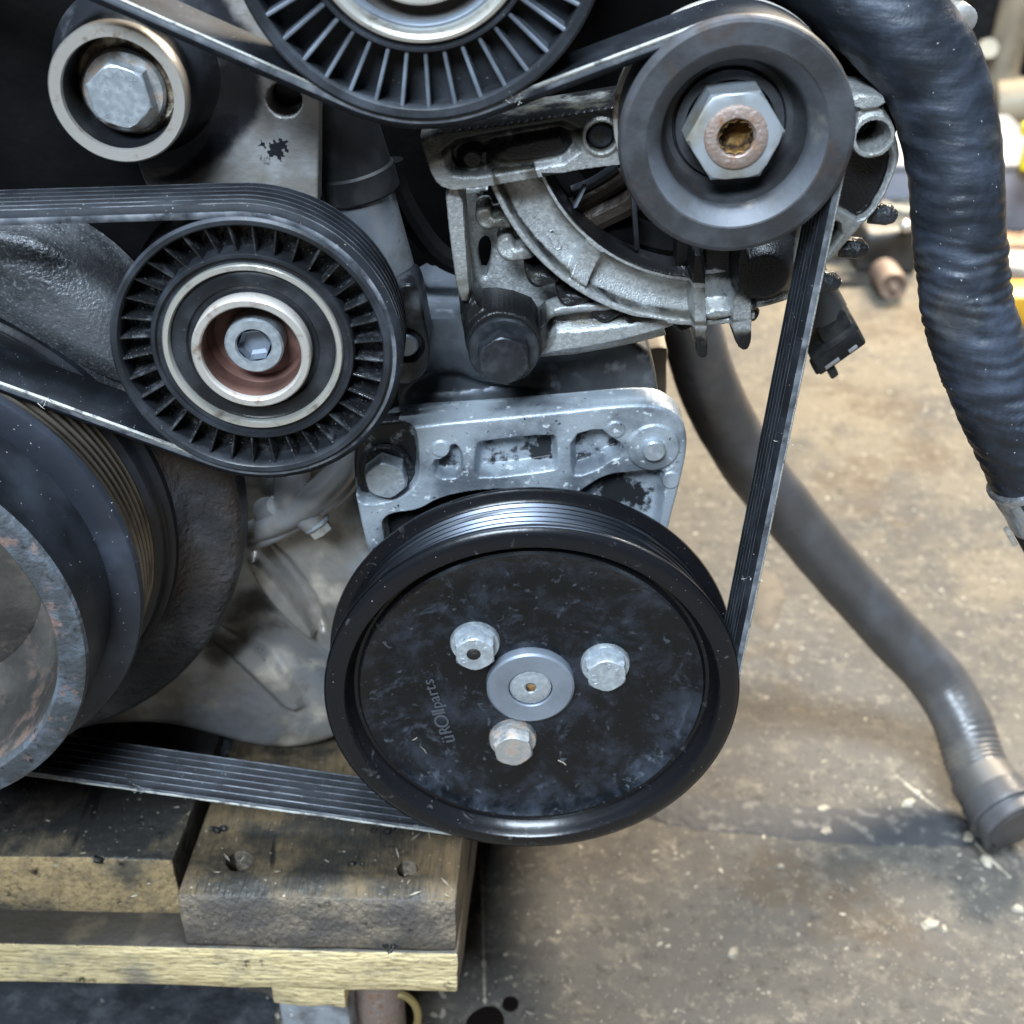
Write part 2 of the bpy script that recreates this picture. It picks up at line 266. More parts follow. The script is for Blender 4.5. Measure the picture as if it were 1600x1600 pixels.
M['stain'] = mat('dark_streak_concrete', (0.034, 0.034, 0.037), 0.7, 0, [dict(col=(0.12, 0.11, 0.1), scale=110, th=0.6, soft=0.08, detail=6), dict(col=(0.45, 0.42, 0.38), scale=90, th=0.73, soft=0.03)], [(200, 0.4, 0.002)])  # dark grey with paler flecks, for the floor streak
M['oil_spot'] = mat('oil_drop', (0.008, 0.006, 0.005), 0.3, 0, [])
M['chip'] = mat('pale_grit', (0.40, 0.35, 0.27), 0.8, 0, [dict(col=(0.22, 0.19, 0.14), scale=60, th=0.55, soft=0.15)])
M['dark_winding'] = mat('dark_brown_winding', (.042, .03, .023), .45, .2, [dict(col=(.14, .08, .05), scale=120, th=.62, soft=.08, detail=5)], [(300, .5, .001)])
M['wood_black'] = mat('black_brown_wood', (.040, .033, .025), .6, 0, [dict(col=(.09, .07, .045), scale=60, th=.6, soft=.1, detail=7)], [(200, .6, .0015)])
def plain(name, c, r=0.6, m=0.0): return mat(name, c, r, m, [dict(col=tuple(x*0.6 for x in c), scale=18, th=0.57, soft=0.15, detail=5)], [(60, 0.2, 0.002)])

# ---------------------------------------------------------------- shapes
def lathe(cx, cz, prof, seg=96, a0=0.0, a1=2*math.pi):
    full = abs(a1-a0-2*math.pi) < 1e-6; V = []; Fc = []; n = len(prof); k = seg if full else seg+1
    for i in range(k):
        a = a0+(a1-a0)*i/seg; c, s = math.cos(a), math.sin(a)
        V += [(cx+r*c, y, cz+r*s) for r, y in prof]
    for i in range(seg):
        j = (i+1) % k
        for q in range(n-1): Fc.append((i*n+q, j*n+q, j*n+q+1, i*n+q+1))
    return V, Fc
def merge(*gs):
    V, Fc = [], []
    for v, f in gs:
        b = len(V); V += list(v); Fc += [tuple(i+b for i in q) for q in f]
    return V, Fc
def frames(pts):
    pts = [Vector(p) for p in pts]; T = []
    for i in range(len(pts)): T.append((pts[min(i+1, len(pts)-1)]-pts[max(i-1, 0)]).normalized())
    u = T[0].orthogonal().normalized(); out = []
    for p, t in zip(pts, T):
        u = (u-t*u.dot(t)).normalized(); out.append((p, t, u, t.cross(u)))
    return out
def smooth_path(pts, n):
    """Catmull-Rom through rows of numbers"""
    A = np.array(pts, float); m = len(A); out = []
    for i in range(n):
        t = i/(n-1)*(m-1); k = min(int(t), m-2); u = t-k
        p0, p1, p2, p3 = A[max(k-1, 0)], A[k], A[k+1], A[min(k+2, m-1)]
        out.append(0.5*((2*p1)+(-p0+p2)*u+(2*p0-5*p1+4*p2-p3)*u*u+(-p0+3*p1-3*p2+p3)*u**3))
    return np.array(out)
def tube(pts, rad, seg=16, cap=True, wob=None):
    fr = frames(pts); V = []; Fc = []
    for i, (p, t, u, w) in enumerate(fr):
        r = rad[i] if hasattr(rad, '__len__') else rad
        for j in range(seg):
            a = 2*math.pi*j/seg; d = u*math.cos(a)+w*math.sin(a)
            V.append(p+d*(r+(wob(p+d*r, i, a) if wob else 0)))
    n = len(fr)
    for i in range(n-1):
        for j in range(seg):
            k = (j+1) % seg; Fc.append((i*seg+j, i*seg+k, (i+1)*seg+k, (i+1)*seg+j))
    if cap:
        Fc.append(tuple(range(seg-1, -1, -1))); Fc.append(tuple((n-1)*seg+j for j in range(seg)))
    return V, Fc
def cyl(p0, p1, r0, r1=None, seg=24, bev=0.0):
    p0, p1 = Vector(p0), Vector(p1); r1 = r0 if r1 is None else r1; d = (p1-p0).normalized()
    if bev > 0: return tube([p0, p0+d*1e-6, p0+d*bev, p1-d*bev, p1-d*1e-6, p1], [r0-bev, r0-bev, r0, r1, r1-bev, r1-bev], seg)
    return tube([p0, p1], [r0, r1], seg)
def hexhead(cx, cz, yf, yb, r, rot=math.pi/2, cham=0.0007, hole=0):
    """hexagon with chamfered round face, front at yf"""
    V = []; Fc = []; rings = []
    af = r*math.cos(math.pi/6)
    def ring(fn, y):
        b = len(V)
        for i in range(24):
            a = rot+2*math.pi*i/24; rr = fn(a-rot); V.append((cx+rr*math.cos(a), y, cz+rr*math.sin(a)))
        rings.append(b)
    hx = lambda a: af/math.cos(((a) % (math.pi/3))-math.pi/6)
    if hole: ring(lambda a: hole, yf+.004); ring(lambda a: hole, yf)
    ring(lambda a: min(hx(a)*.955, af*1.0), yf); ring(lambda a: min(hx(a)*.995, af*1.075), yf+cham*0.45); ring(hx, yf+cham*1.3); ring(hx, yb)
    for q in range(len(rings)-1):
        for i in range(24):
            j = (i+1) % 24; Fc.append((rings[q]+i, rings[q]+j, rings[q+1]+j, rings[q+1]+i))
    if not hole: Fc.append(tuple(range(24)))
    return V, Fc
def box(c, dx, dy, dz, bev=0.0, seg=2):
    """c centre, dx/dy/dz full-size axis vectors"""
    bm = bmesh.new(); c, dx, dy, dz = map(Vector, (c, dx, dy, dz))
    vs = [bm.verts.new(c+dx*(a-.5)+dy*(b-.5)+dz*(e-.5)) for a in (0, 1) for b in (0, 1) for e in (0, 1)]
    for f in ((0, 1, 3, 2), (4, 6, 7, 5), (0, 4, 5, 1), (2, 3, 7, 6), (0, 2, 6, 4), (1, 5, 7, 3)): bm.faces.new([vs[i] for i in f])
    bmesh.ops.recalc_face_normals(bm, faces=bm.faces)
    if bev: bmesh.ops.bevel(bm, geom=bm.edges[:], offset=bev, segments=seg, affect='EDGES', profile=0.5)
    return bm
def bm_geo(bm):
    bm.verts.index_update(); g = ([v.co.copy() for v in bm.verts], [tuple(v.index for v in f.verts) for f in bm.faces]); bm.free(); return g
def rough_box(c, dx, dy, dz, n, amp, sc=60, rnd=0.0015, seed=0):
    """subdivided box with worn, uneven faces"""
    bm = box(c, dx, dy, dz, rnd, 2); ds = [Vector(d) for d in (dx, dy, dz)]
    for ax, k in enumerate(n):
        for q in range(1, k):
            co = Vector(c)+ds[ax]*(q/k-.5)
            bmesh.ops.bisect_plane(bm, geom=bm.verts[:]+bm.edges[:]+bm.faces[:], plane_co=co, plane_no=ds[ax].normalized(), dist=1e-6)
    for v in bm.verts:
        p = v.co*sc+Vector((seed*3.1, seed, 0)); a = mnoise.noise_vector(p)*amp+mnoise.noise_vector(p*3.1)*amp*.5; v.co += a
    return bm
def sdpoly(poly, X, Z):
    """signed distance, positive inside"""
    pl = np.array(poly, float); d = np.full(X.shape, 1e9); ins = np.zeros(X.shape, bool)
    for i in range(len(pl)):
        a, b = pl[i], pl[(i+1) % len(pl)]; e = b-a; l2 = e@e+1e-18
        t = np.clip(((X-a[0])*e[0]+(Z-a[1])*e[1])/l2, 0, 1)
        d = np.minimum(d, (X-a[0]-t*e[0])**2+(Z-a[1]-t*e[1])**2)
        c = (a[1] > Z) != (b[1] > Z)
        with np.errstate(divide='ignore', invalid='ignore'):
            ins ^= c & (X < (b[0]-a[0])*(Z-a[1])/(b[1]-a[1]+1e-18)+a[0])
    return np.where(ins, 1, -1)*np.sqrt(d)
def chaikin(pts, it=2):
    for _ in range(it):
        q = []
        for i in range(len(pts)):
            a, b = np.array(pts[i], float), np.array(pts[(i+1) % len(pts)], float); q += [tuple(a*.75+b*.25), tuple(a*.25+b*.75)]
        pts = q
    return pts
def sstep(x, a, b):
    t = np.clip((x-a)/(b-a), 0, 1); return t*t*(3-2*t)
class Relief:
    """a casting seen from its front: outline, rounded edges, pockets, ribs and bosses as real relief, sides carried back"""
    def __init__(s, bounds, y0, cell):
        (x0, z0), (x1, z1) = bounds; s.y0 = y0; s.cell = cell
        xs = np.arange(x0-2*cell, x1+2*cell, cell); zs = np.arange(z0-2*cell, z1+2*cell, cell)
        s.X, s.Z = np.meshgrid(xs, zs, indexing='ij'); s.sd = np.full(s.X.shape, -1.0); s.h = np.zeros(s.X.shape); s.g = np.zeros(s.X.shape)
    def poly(s, px, rnd=2):
        p = XZ(px, s.y0); return sdpoly(chaikin(p, rnd) if rnd else p, s.X, s.Z)
    def disc(s, c, r): return r-np.hypot(s.X-c[0], s.Z-c[1])
    def ring(s, c, r0, r1, a0=None, a1=None):
        q = np.hypot(s.X-c[0], s.Z-c[1]); return np.minimum(q-r0, r1-q)
    def add(s, sd): s.sd = np.maximum(s.sd, sd)
    def cut(s, sd): s.sd = np.minimum(s.sd, -sd)
    def raise_(s, sd, hgt, wall=0.0008, g=None):
        t = sstep(sd, -wall, wall*.4); s.h = np.maximum(s.h, s.h*(1-t)+hgt*t)
        if g is not None: s.g = s.g*(1-t)+g*t
    def sink(s, sd, dep, wall=0.0010, g=None, edge=0.0):
        t = sstep(sd, -wall*.3, wall); s.h = s.h*(1-t)-dep*t
        if g is not None:
            q = sstep(sd, edge, edge+wall); s.g = s.g*(1-q)+g*q
    def geo(s, thick, edge=0.0008):
        c = s.cell; gx, gz = np.gradient(s.sd, c); gl = np.hypot(gx, gz)+1e-9
        k = np.clip((-s.sd), 0, None); m = s.sd > -0.75*c
        X = s.X+np.where(m, k*gx/gl, 0)*1.0; Z = s.Z+np.where(m, k*gz/gl, 0)
        e = np.clip(edge-np.maximum(s.sd, 0), 0, edge); rnd = edge-np.sqrt(np.maximum(edge*edge-e*e, 0))
        Y = s.y0-s.h+rnd
        idx = -np.ones(m.shape, int); cell_ok = m[:-1, :-1] & m[1:, :-1] & m[:-1, 1:] & m[1:, 1:]
        use = np.zeros(m.shape, bool)
        for a in (slice(None, -1), slice(1, None)):
            for b in (slice(None, -1), slice(1, None)): use[a, b] |= cell_ok
        idx[use] = np.arange(use.sum()); V = np.stack([X[use], Y[use], Z[use]], 1); I, J = np.nonzero(cell_ok)
        Fq = np.stack([idx[I, J], idx[I+1, J], idx[I+1, J+1], idx[I, J+1]], 1)
        SD, GX, GZ = s.sd[use], (gx/gl)[use], (gz/gl)[use]; S0 = np.where(SD < 0, 0, SD)
        E = np.concatenate([Fq[:, [0, 1]], Fq[:, [1, 2]], Fq[:, [2, 3]], Fq[:, [3, 0]]]); n = len(V)
        key = np.minimum(E[:, 0], E[:, 1])*n+np.maximum(E[:, 0], E[:, 1]); _, inv, cnt = np.unique(key, return_inverse=True, return_counts=True)
        B = E[cnt[inv] == 1]; bv = np.unique(B); mp = {v: n+i for i, v in enumerate(bv)}
        q = bv[S0[bv] < 1.6*c]; V[q, 0] -= S0[q]*GX[q]; V[q, 2] -= S0[q]*GZ[q]; V[q, 1] = np.maximum(V[q, 1], s.y0-s.h[use][q]+edge*.9)
        Vb = V[bv].copy(); Vb[:, 1] = s.y0+thick
        g = s.g[use]; G2 = np.concatenate([g, g[bv]])
        Fs = [(int(a), mp[a], mp[b], int(b)) for a, b in B]
        return (np.concatenate([V, Vb]).tolist(), [tuple(q) for q in Fq.tolist()]+Fs), G2
def bounds(pts):
    a = np.array(pts); return (a[:, 0].min(), a[:, 1].min()), (a[:, 0].max(), a[:, 1].max())
def text_geo(txt, size, depth=0.0, outline=0.0):
    cu = bpy.data.curves.new('lettering', 'FONT'); cu.body = txt; cu.size = size; cu.align_x = 'CENTER'; cu.align_y = 'CENTER'; cu.resolution_u = 3
    if outline: cu.fill_mode = 'NONE'; cu.bevel_depth = outline; cu.bevel_resolution = 1
    else: cu.extrude = depth
    o = bpy.data.objects.new('lettering', cu); COL.objects.link(o)
    dg = bpy.context.evaluated_depsgraph_get(); me = bpy.data.meshes.new_from_object(o.evaluated_get(dg))
    g = ([v.co.copy() for v in me.vertices], [tuple(p.vertices) for p in me.polygons])
    bpy.data.objects.remove(o); bpy.data.curves.remove(cu); bpy.data.meshes.remove(me); return g
def place_text(g, c, right, up, sx=1.0):
    c, r, u = Vector(c), Vector(right).normalized(), Vector(up).normalized(); n = r.cross(u)
    return [c+r*(v.x*sx)+u*v.y+n*v.z for v in g[0]], g[1]
def ring_text(txt, cx, cz, y, rad, size, a_mid, step):
    """letters set round a bolt head, tops outward, clockwise"""
    gs = []
    for i, ch in enumerate(txt):
        if ch == ' ': continue
        a = a_mid-(i-(len(txt)-1)/2)*step; up = Vector((math.cos(a), 0, math.sin(a))); rt = Vector((math.sin(a), 0, -math.cos(a)))
        gs.append(place_text(text_geo(ch, size, 0.00012), (cx+rad*up.x, y, cz+rad*up.z), rt, up))
    return merge(*gs)
def bolt(parent, cx, cz, yf, yseat, r, flange=None, fl_t=0.0015, rot=math.pi/2, m=None, marks=(), name='bolt', fm=None):
    m = m or M['zinc']
    b = part(name, lathe(cx, cz, [(0.0, yseat-fl_t*.6), (flange*.8, yseat-fl_t), (flange*.95, yseat-fl_t), (flange, yseat-fl_t*.6), (flange, yseat+0.0005)], 40), fm or m, parent)
    hx = part('hex_head', hexhead(cx, cz, yf, yseat-fl_t*.5, r, rot), m, b, 25)
    if marks:
        gs = [ring_text(t, cx, cz, yf-0.00005, rad, sz, a, st) for t, rad, sz, a, st in marks]
        part('head_marking', merge(*gs), m, b, None)
    return b

PS = (0.01025, -0.31286+H); TE = (-0.0765, -0.1737+H); AL = (0.06563, -0.10827+H); ID = (-0.0214, -0.0534+H); CK = (-0.2078, -0.2554+H)
Y0 = 0.364; YB0, YB1 = 0.3665, 0.3882        # belt front and back edge
FZ = 0.0

# ---------------------------------------------------------------- floor and room
def grid_floor():
    V = []; Fc = []; xs = np.linspace(-4, 6, 41); ys = np.linspace(-3, 9, 49)
    for x in xs:
        for y in ys: V.append((x, y, 0.0))
    for i in range(40):
        for j in range(48): Fc.append((i*49+j, (i+1)*49+j, (i+1)*49+j+1, i*49+j+1))
    return V, Fc
part('floor', grid_floor(), M['concrete'], None, None, 'structure')
part('back_wall', box((1, 9.05, 1.5), (10, 0, 0), (0, .1, 0), (0, 0, 3)), plain('grey_workshop_wall', (0.12, 0.115, 0.11)), None, None, 'structure')
def floor_blob(name, pts, m, z=0.0006, rag=0.0, rnd=2, n=1):
    q = chaikin([tuple(G(a, b, 0)[:2]) for a, b in pts], rnd); out = []
    q = [tuple(np.array(q[i])*(1-t)+np.array(q[(i+1) % len(q)])*t) for i in range(len(q)) for t in [k/n for k in range(n)]]
    for x, y in q:
        d = mnoise.noise_vector(Vector((x*90, y*90, 3)))*rag; out.append((x+d.x, y+d.y))
    c = np.mean(np.array(out), 0); V = [(c[0], c[1], z)]+[(c[0]+(x-c[0])*.94, c[1]+(y-c[1])*.94, z) for x, y in out]+[(x, y, 0.0001) for x, y in out]; k = len(out)
    Fc = [(0, 1+i, 1+(i+1) % k) for i in range(k)]+[(1+i, 1+k+i, 1+k+(i+1) % k, 1+(i+1) % k) for i in range(k)]
    return part(name, (V, Fc), m, None, 40)
def floor_band(name, rows, m, z=.0007, n=140):
    """a flat streak along a row of (px, py upper edge, py lower edge)"""
    q = smooth_path([(*G(a, b, 0)[:2], *G(a2, c, 0)[:2]) for a, a2, b, c in rows], n); V = []; Fc = []
    for i, (x0, y0, x1, y1) in enumerate(q):
        e0 = .0035*mnoise.noise(Vector((x0*130, y0*130, 2))); e1 = .0035*mnoise.noise(Vector((x1*130, y1*130, 7)))
        for t, zz in ((e0*20, .0001), (.12, z), (.5, z), (.88, z), (1+e1*20, .0001)): V.append((x0+(x1-x0)*t, y0+(y1-y0)*t, zz))
        if i:
            for k in range(4): b = 5*(i-1)+k; Fc.append((b, b+5, b+6, b+1))
    return part(name, (V, Fc), m, None, 60)
o = floor_band('dark_streak', [(960, 960, 1252, 1266), (1000, 1010, 1244, 1278), (1060, 1060, 1240, 1292), (1150, 1145, 1250, 1302), (1300, 1290, 1262, 1316), (1420, 1420, 1262, 1322), (1490, 1500, 1264, 1322), (1512, 1550, 1280, 1320), (1530, 1560, 1296, 1316)], M['stain'])  # dark streak laid flat on the concrete
tag(rezero(o), 'long dark streak on the concrete running left from the hose end', 'stain')
o = floor_blob('painted_floor_shade', [(-160, 1490), (100, 1500), (300, 1520), (425, 1545), (440, 1590), (430, 1680), (100, 1720), (-160, 1720)], mat('blue_black_shade', (.045, .048, .055), .5, 0, [dict(col=(.10, .105, .115), scale=60, th=.58, soft=.1, detail=8, nr=.7), dict(col=(.02, .022, .025), scale=40, th=.56, soft=.1, detail=7, seed=4), dict(col=(.45, .43, .38), scale=75, th=.69, soft=.04, detail=5, dist=.6, seed=8)], [(200, .5, .002)]), .0007, .005, 2, 5)  # shade under the pallet, painted as a dark floor patch
tag(rezero(o), 'blue black shade painted on the floor under the left of the pallet', 'stain')
o = floor_blob('oil_drop', [(720, 1605), (740, 1580), (762, 1570), (784, 1578), (790, 1605), (760, 1640)], M['oil_spot'], 0.0012, 0.001)
tag(rezero(o), 'larger black oil drop on the concrete at the bottom edge', 'oil spot')
o = floor_blob('oil_drop', [(784, 1566), (796, 1557), (810, 1562), (812, 1575), (800, 1583), (786, 1578)], M['oil_spot'], 0.0012, 0.0006)
tag(rezero(o), 'small round black oil drop beside the larger one on the concrete', 'oil spot')

# grit and paint flakes lying on the concrete
def chips():
    V = []; Fc = []; rnd = random.Random(3)
    def chip(x, y, r, h):
        b = len(V); k = rnd.randint(5, 7); a0 = rnd.random()*6; st = rnd.uniform(1, 2.4); an = rnd.random()*3
        for t, zz in ((1, 0.0), (.7, h)):
            for i in range(k):
                a = a0+6.283*i/k; rr = r*rnd.uniform(.65, 1.1)*t; px, py = rr*math.cos(a)*st, rr*math.sin(a)
                V.append((x+px*math.cos(an)-py*math.sin(an), y+px*math.sin(an)+py*math.cos(an), zz))
        for i in range(k): j = (i+1) % k; Fc.append((b+i, b+j, b+k+j, b+k+i))
        Fc.append(tuple(b+k+i for i in range(k)))
    for _ in range(90):
        px, py = rnd.uniform(700, 1640), rnd.uniform(1080, 1630)**1.0
        p = G(px, py, 0); chip(p.x, p.y, rnd.choice((.0004, .0005, .0006, .0008, .0012)), rnd.uniform(.0002, .0006))
    for _ in range(120):
        p = G(rnd.uniform(-10, 700), rnd.uniform(1530, 1640), 0); chip(p.x, p.y, rnd.choice((.0006, .0009, .0016)), .0006)
    for _ in range(90):
        p = G(rnd.uniform(1050, 1600), rnd.uniform(560, 1080), 0); chip(p.x, p.y, rnd.choice((.0008, .0012, .0018)), .0006)
    for _ in range(900):
        p = G(rnd.uniform(700, 1640), rnd.uniform(1080, 1630), 0); chip(p.x, p.y, rnd.choice((.00022, .0003, .0004)), .0003)
    for px, py, r in ((1290, 1300, .0042), (1455, 1445, .0042), (1475, 1452, .002), (1516, 1305, .004), (1540, 1345, .0032), (1420, 1255, .003), (1432, 1240, .003), (1285, 1265, .003), (1145, 1490, .003), (1220, 1355, .0022), (1590, 1420, .003)):
        p = G(px, py, 0); chip(p.x, p.y, r, .0015)
    return V, Fc
part('grit', chips(), M['chip'], None, None, 'stuff')
# seam of pale grit beside the pallet and two cracks
def seam(pts, w, name):
    q = smooth_path([tuple(G(a, b, 0)[:2]) for a, b in pts], 60); V = []; Fc = []
    for i, (x, y) in enumerate(q):
        d = q[min(i+1, 59)]-q[max(i-1, 0)]; d /= np.linalg.norm(d)+1e-9; k = w*(.3+abs(mnoise.noise(Vector((x*260, y*260, 1))))*1.8)
        V += [(x-d[1]*k, y+d[0]*k, .0001), (x, y, .0005), (x+d[1]*k, y-d[0]*k, .0001)]
        if i: b = 3*i; Fc += [(b-3, b-2, b+1, b), (b-2, b-1, b+2, b+1)]
    return part(name, (V, Fc), M['chip'], None, None, 'stuff')
seam([(752, 1340), (754, 1420), (756, 1500), (758, 1570)], .0010, 'grit_line')
seam([(1400, 1212), (1440, 1245), (1500, 1290), (1535, 1330), (1580, 1372)], .0013, 'grit_line')

# ---------------------------------------------------------------- pallet
ZT = -0.412+H; PW = RAD(4.6)
PR = RAD(2.1); pr = Vector((math.cos(PR), -math.sin(PR), 0)); pb = Vector((math.sin(PW), math.cos(PW), 0)); up = Vector((0, 0, 1))
pc = G(711, 1408, ZT)                            # right front corner of the right deck board
pallet = thing('wooden_pallet', 'oil stained wooden pallet that the engine stands on, with a yellow front board', 'pallet', (pc.x-.2, pc.y+.2, 0.0))
TH = 0.030
def ends(o):  # darker wood on right sides and on the front board's top
    for p in o.data.polygons:
        if p.normal.dot(pr) > .7: p.material_index = 1
        elif p.normal.dot(pb) < -.6: p.material_index = 2
        elif p.normal.dot(up) > .7 and o.name.startswith('front'): p.material_index = 1
def board(name, corner_r, width, length, th, m, n, amp, seed, holes=(), end='wood_end'):
    """corner_r: right front top corner; runs left by width and back by length"""
    c = corner_r-pr*width/2+pb*length/2-up*th/2
    bm = rough_box(c, pr*width, pb*length, up*th, n, amp, 70, .0012, seed)
    o = part(name, bm, [m, M['wood_black'], M[end]] if name == 'deck_board' else [m, M['wood_black'], m], pallet, 40); ends(o)
    if holes:
        cut = bpy.data.objects.new('cut', bpy.data.meshes.new('cut')); COL.objects.link(cut)
        g = merge(*[tube([h+up*.01, h-up*.0145], [r, r*.93], 14, wob=lambda p, i, a: .0007*mnoise.noise(p*400)) for h, r in holes])
        cut.data.from_pydata([tuple(v) for v in g[0]], [], g[1])
        md = o.modifiers.new('holes', 'BOOLEAN'); md.object = cut; md.operation = 'DIFFERENCE'; md.solver = 'EXACT'
        bpy.context.view_layer.update(); dg = bpy.context.evaluated_depsgraph_get(); me = bpy.data.meshes.new_from_object(o.evaluated_get(dg)); o.modifiers.clear(); old = o.data; o.data = me; bpy.data.meshes.remove(old)
        bpy.data.objects.remove(cut); me.polygons.foreach_set('use_smooth', [True]*len(me.polygons)); me.set_sharp_from_angle(angle=RAD(40)); ends(o)
    return o
h1, h2 = G(374, 1346, ZT), G(637, 1358, ZT)
wR = (G(711, 1408, ZT)-G(275, 1398, ZT)).dot(pr)
board('deck_board', pc, wR, .50, TH, M['wood_top'], (14, 16, 4), .0007, 1, ((h1, .0058), (h2, .0046)))
part('nail_head', lathe(0, 0, [(0, 0), (.003, .0002), (.0036, .001), (.0036, .003)], 16) and tube([h2-up*.0135, h2-up*.0095, h2-up*.0092], [.0034, .0034, .0028], 16), M['nail'], pallet)
lc = G(270, 1344, ZT+.002)
board('deck_board', lc, .30, .50, TH+.003, M['wood_dark'], (14, 16, 4), .0008, 2, end='wood_tan')
yc = pc-up*(TH+.0005)+pr*.0006-pb*.0012
board('front_board', yc, .62, .095, .0245, M['wood_yellow'], (40, 6, 4), .0007, 3)
blk = Vector((yc.x, yc.y, 0))
for k in (0.0, 0.27, 0.54):
    part('spacer_block', rough_box(Vector((pc.x, pc.y, (ZT-TH-.026)/2))-pr*(.035+k+.02)+pb*.27, pr*.07, pb*.09, up*(ZT-TH-.026), (3, 3, 3), .001, 60, .002, 5), M['wood_dark'], pallet)
for k in (0.18, 0.38):
    part('stringer_board', rough_box(pc-pr*.31+pb*(k+.04)-up*(TH+.013), pr*.61, pb*.09, up*.024, (8, 3, 2), .001, 60, .002, 6), M['wood_dark'], pallet)

def board_debris():
    rnd = random.Random(11); gs = []
    for k in range(46):
        px, py = rnd.uniform(-20, 700), rnd.uniform(1215, 1400)
        if 262 < px < 345 and py > 1250-(px-300)*.5: continue
        z = ZT+(.0026 if px < 300-(py-1345)*.45 else .0006); p = G(px, py, z); a = rnd.random()*3.14; L_ = rnd.choice((.0006, .0009, .0013, .0024)); d = Vector((math.cos(a), math.sin(a), rnd.uniform(-.05, .15)))*L_
        gs.append(tube([p-d, p, p+d], [.00012, rnd.uniform(.0002, .00045), .0001], 5))
    return merge(*gs)
part('splinter', board_debris(), M['chip'], pallet, None, 'stuff')
rnd = random.Random(12); gs = []
for k in range(26):
    px, py = rnd.choice(((20, 1300), (120, 1325), (235, 1290), (150, 1335), (345, 1300), (560, 1345), (600, 1300), (610, 1478)))
    p = G(px+rnd.uniform(-16, 16), py+rnd.uniform(-9, 9), ZT+.001); r = rnd.uniform(.0008, .0022); g = tube([p+Vector((-r, 0, 0)), p+Vector((-r*.4, 0, r*.2)), p+Vector((r*.5, 0, r*.1)), p+Vector((r, 0, 0))], [r*.3, r*.8, r*.7, r*.2], 6)
    gs.append(([v+mnoise.noise_vector(v*900)*r*.5 for v in g[0]], g[1]))
part('grime_crumb', merge(*gs), M['wood_hole'], pallet, None, 'stuff')
# small metal lifting foot under the front board
ft = thing('pallet_stand', 'pale grey metal foot with a brass ring standing under the yellow pallet board', 'stand', Vector((G(500, 1600, .03).x, G(500, 1600, .03).y, 0)))
fb = Vector((wloc(ft).x, wloc(ft).y, 0))
zf = ZT-TH-.027
a0, a1 = G(432, 1560, zf-.012), G(545, 1566, zf-.012)
wd = (a1-a0).length
part('foot_block', box((a0+a1)/2+pb*.02+Vector((0, 0, -(zf-.012)/2)), (a1-a0), pb*.04, up*(zf-.012), .003), mat('chipped_grey_paint', (0.34, 0.36, 0.39), .5, .2, [dict(col=(.15, .15, .16), scale=60, th=.54, soft=.1, detail=6), specks(.68, 200, (.7, .7, .66))], [(200, .4, .001)]), ft)
part('foot_pad', rough_box((a0+a1)/2+pb*.018+Vector((0, 0, .0075)), (a1-a0)*1.0, pb*.045, up*.011, (8, 3, 1), .0008, 90, .001, 3), M['wood_yellow'], ft)
q0 = G(585, 1590, .06)
part('spring_pin', cyl((q0.x, q0.y+.015, 0.0), (q0.x, q0.y+.015, .085), .012, .012, 20, .002), M['rust'], ft)
q1 = G(622, 1588, .05)
part('brass_ring', tube([q1+Vector((.009*math.cos(a), 0.002*math.sin(a), .013*math.sin(a))) for a in np.linspace(0, 2*math.pi, 28)], .0018, 8), mat('dull_brass', (.42, .33, .14), .4, .7), ft)
# ---------------------------------------------------------------- engine behind the drive
xr = P(1022, 560, .47).x
blk = thing('engine_block', 'black grimy engine block in deep shade behind the belt drive', 'engine', (-.2, .6, ZT))
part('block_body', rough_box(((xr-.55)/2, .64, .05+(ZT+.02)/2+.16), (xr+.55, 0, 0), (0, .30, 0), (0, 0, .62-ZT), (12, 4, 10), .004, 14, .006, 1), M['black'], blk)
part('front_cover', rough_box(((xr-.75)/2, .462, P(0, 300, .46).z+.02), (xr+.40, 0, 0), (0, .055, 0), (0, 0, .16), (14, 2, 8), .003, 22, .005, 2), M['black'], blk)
r_ = Relief(((P(640, 520, .43).x-.003, P(1030, 680, .43).z-.012), (P(1040, 560, .43).x+.002, P(800, 520, .43).z+.004)), .43, .0011)
r_.add(r_.poly([(610, 520), (700, 470), (900, 500), (1010, 535), (1030, 600), (1034, 700), (600, 720)], 1)); r_.h[:] = 0
r_.sink(r_.poly([(640, 600), (700, 575), (760, 600), (900, 612), (700, 640), (620, 640)]), .006, .004)
g, gr = r_.geo(.05, .003); part('side_plate', g, M['dark_plate'], blk)
# ribs and cables lost in the dark
part('cable', tube([tuple(v) for v in smooth_path([P(a, b, .452) for a, b in ((612, 250), (622, 300), (655, 360), (690, 400), (735, 420))], 24)], .0042, 10), M['black'], blk)
part('cable', tube([tuple(v) for v in smooth_path([P(a, b, .45) for a, b in ((20, 395), (110, 420), (190, 450), (240, 480))], 20)], .0035, 10), plain('brown_cable', (.06, .045, .025), .5), blk)
part('cable', tube([tuple(v) for v in smooth_path([P(a, b, .452) for a, b in ((118, 235), (100, 270), (140, 300), (240, 300))], 20)], .003, 10), M['matte_black'], blk)
part('side_casting', rough_box(P(1022, 580, .475)+Vector((-.002, .015, -.01)), (.012, 0, 0), (0, .05, 0), (0, 0, .05), (3, 5, 6), .001, 60, .002, 4), plain('brown_engine_edge', (.17, .14, .11), .6, .2), blk)

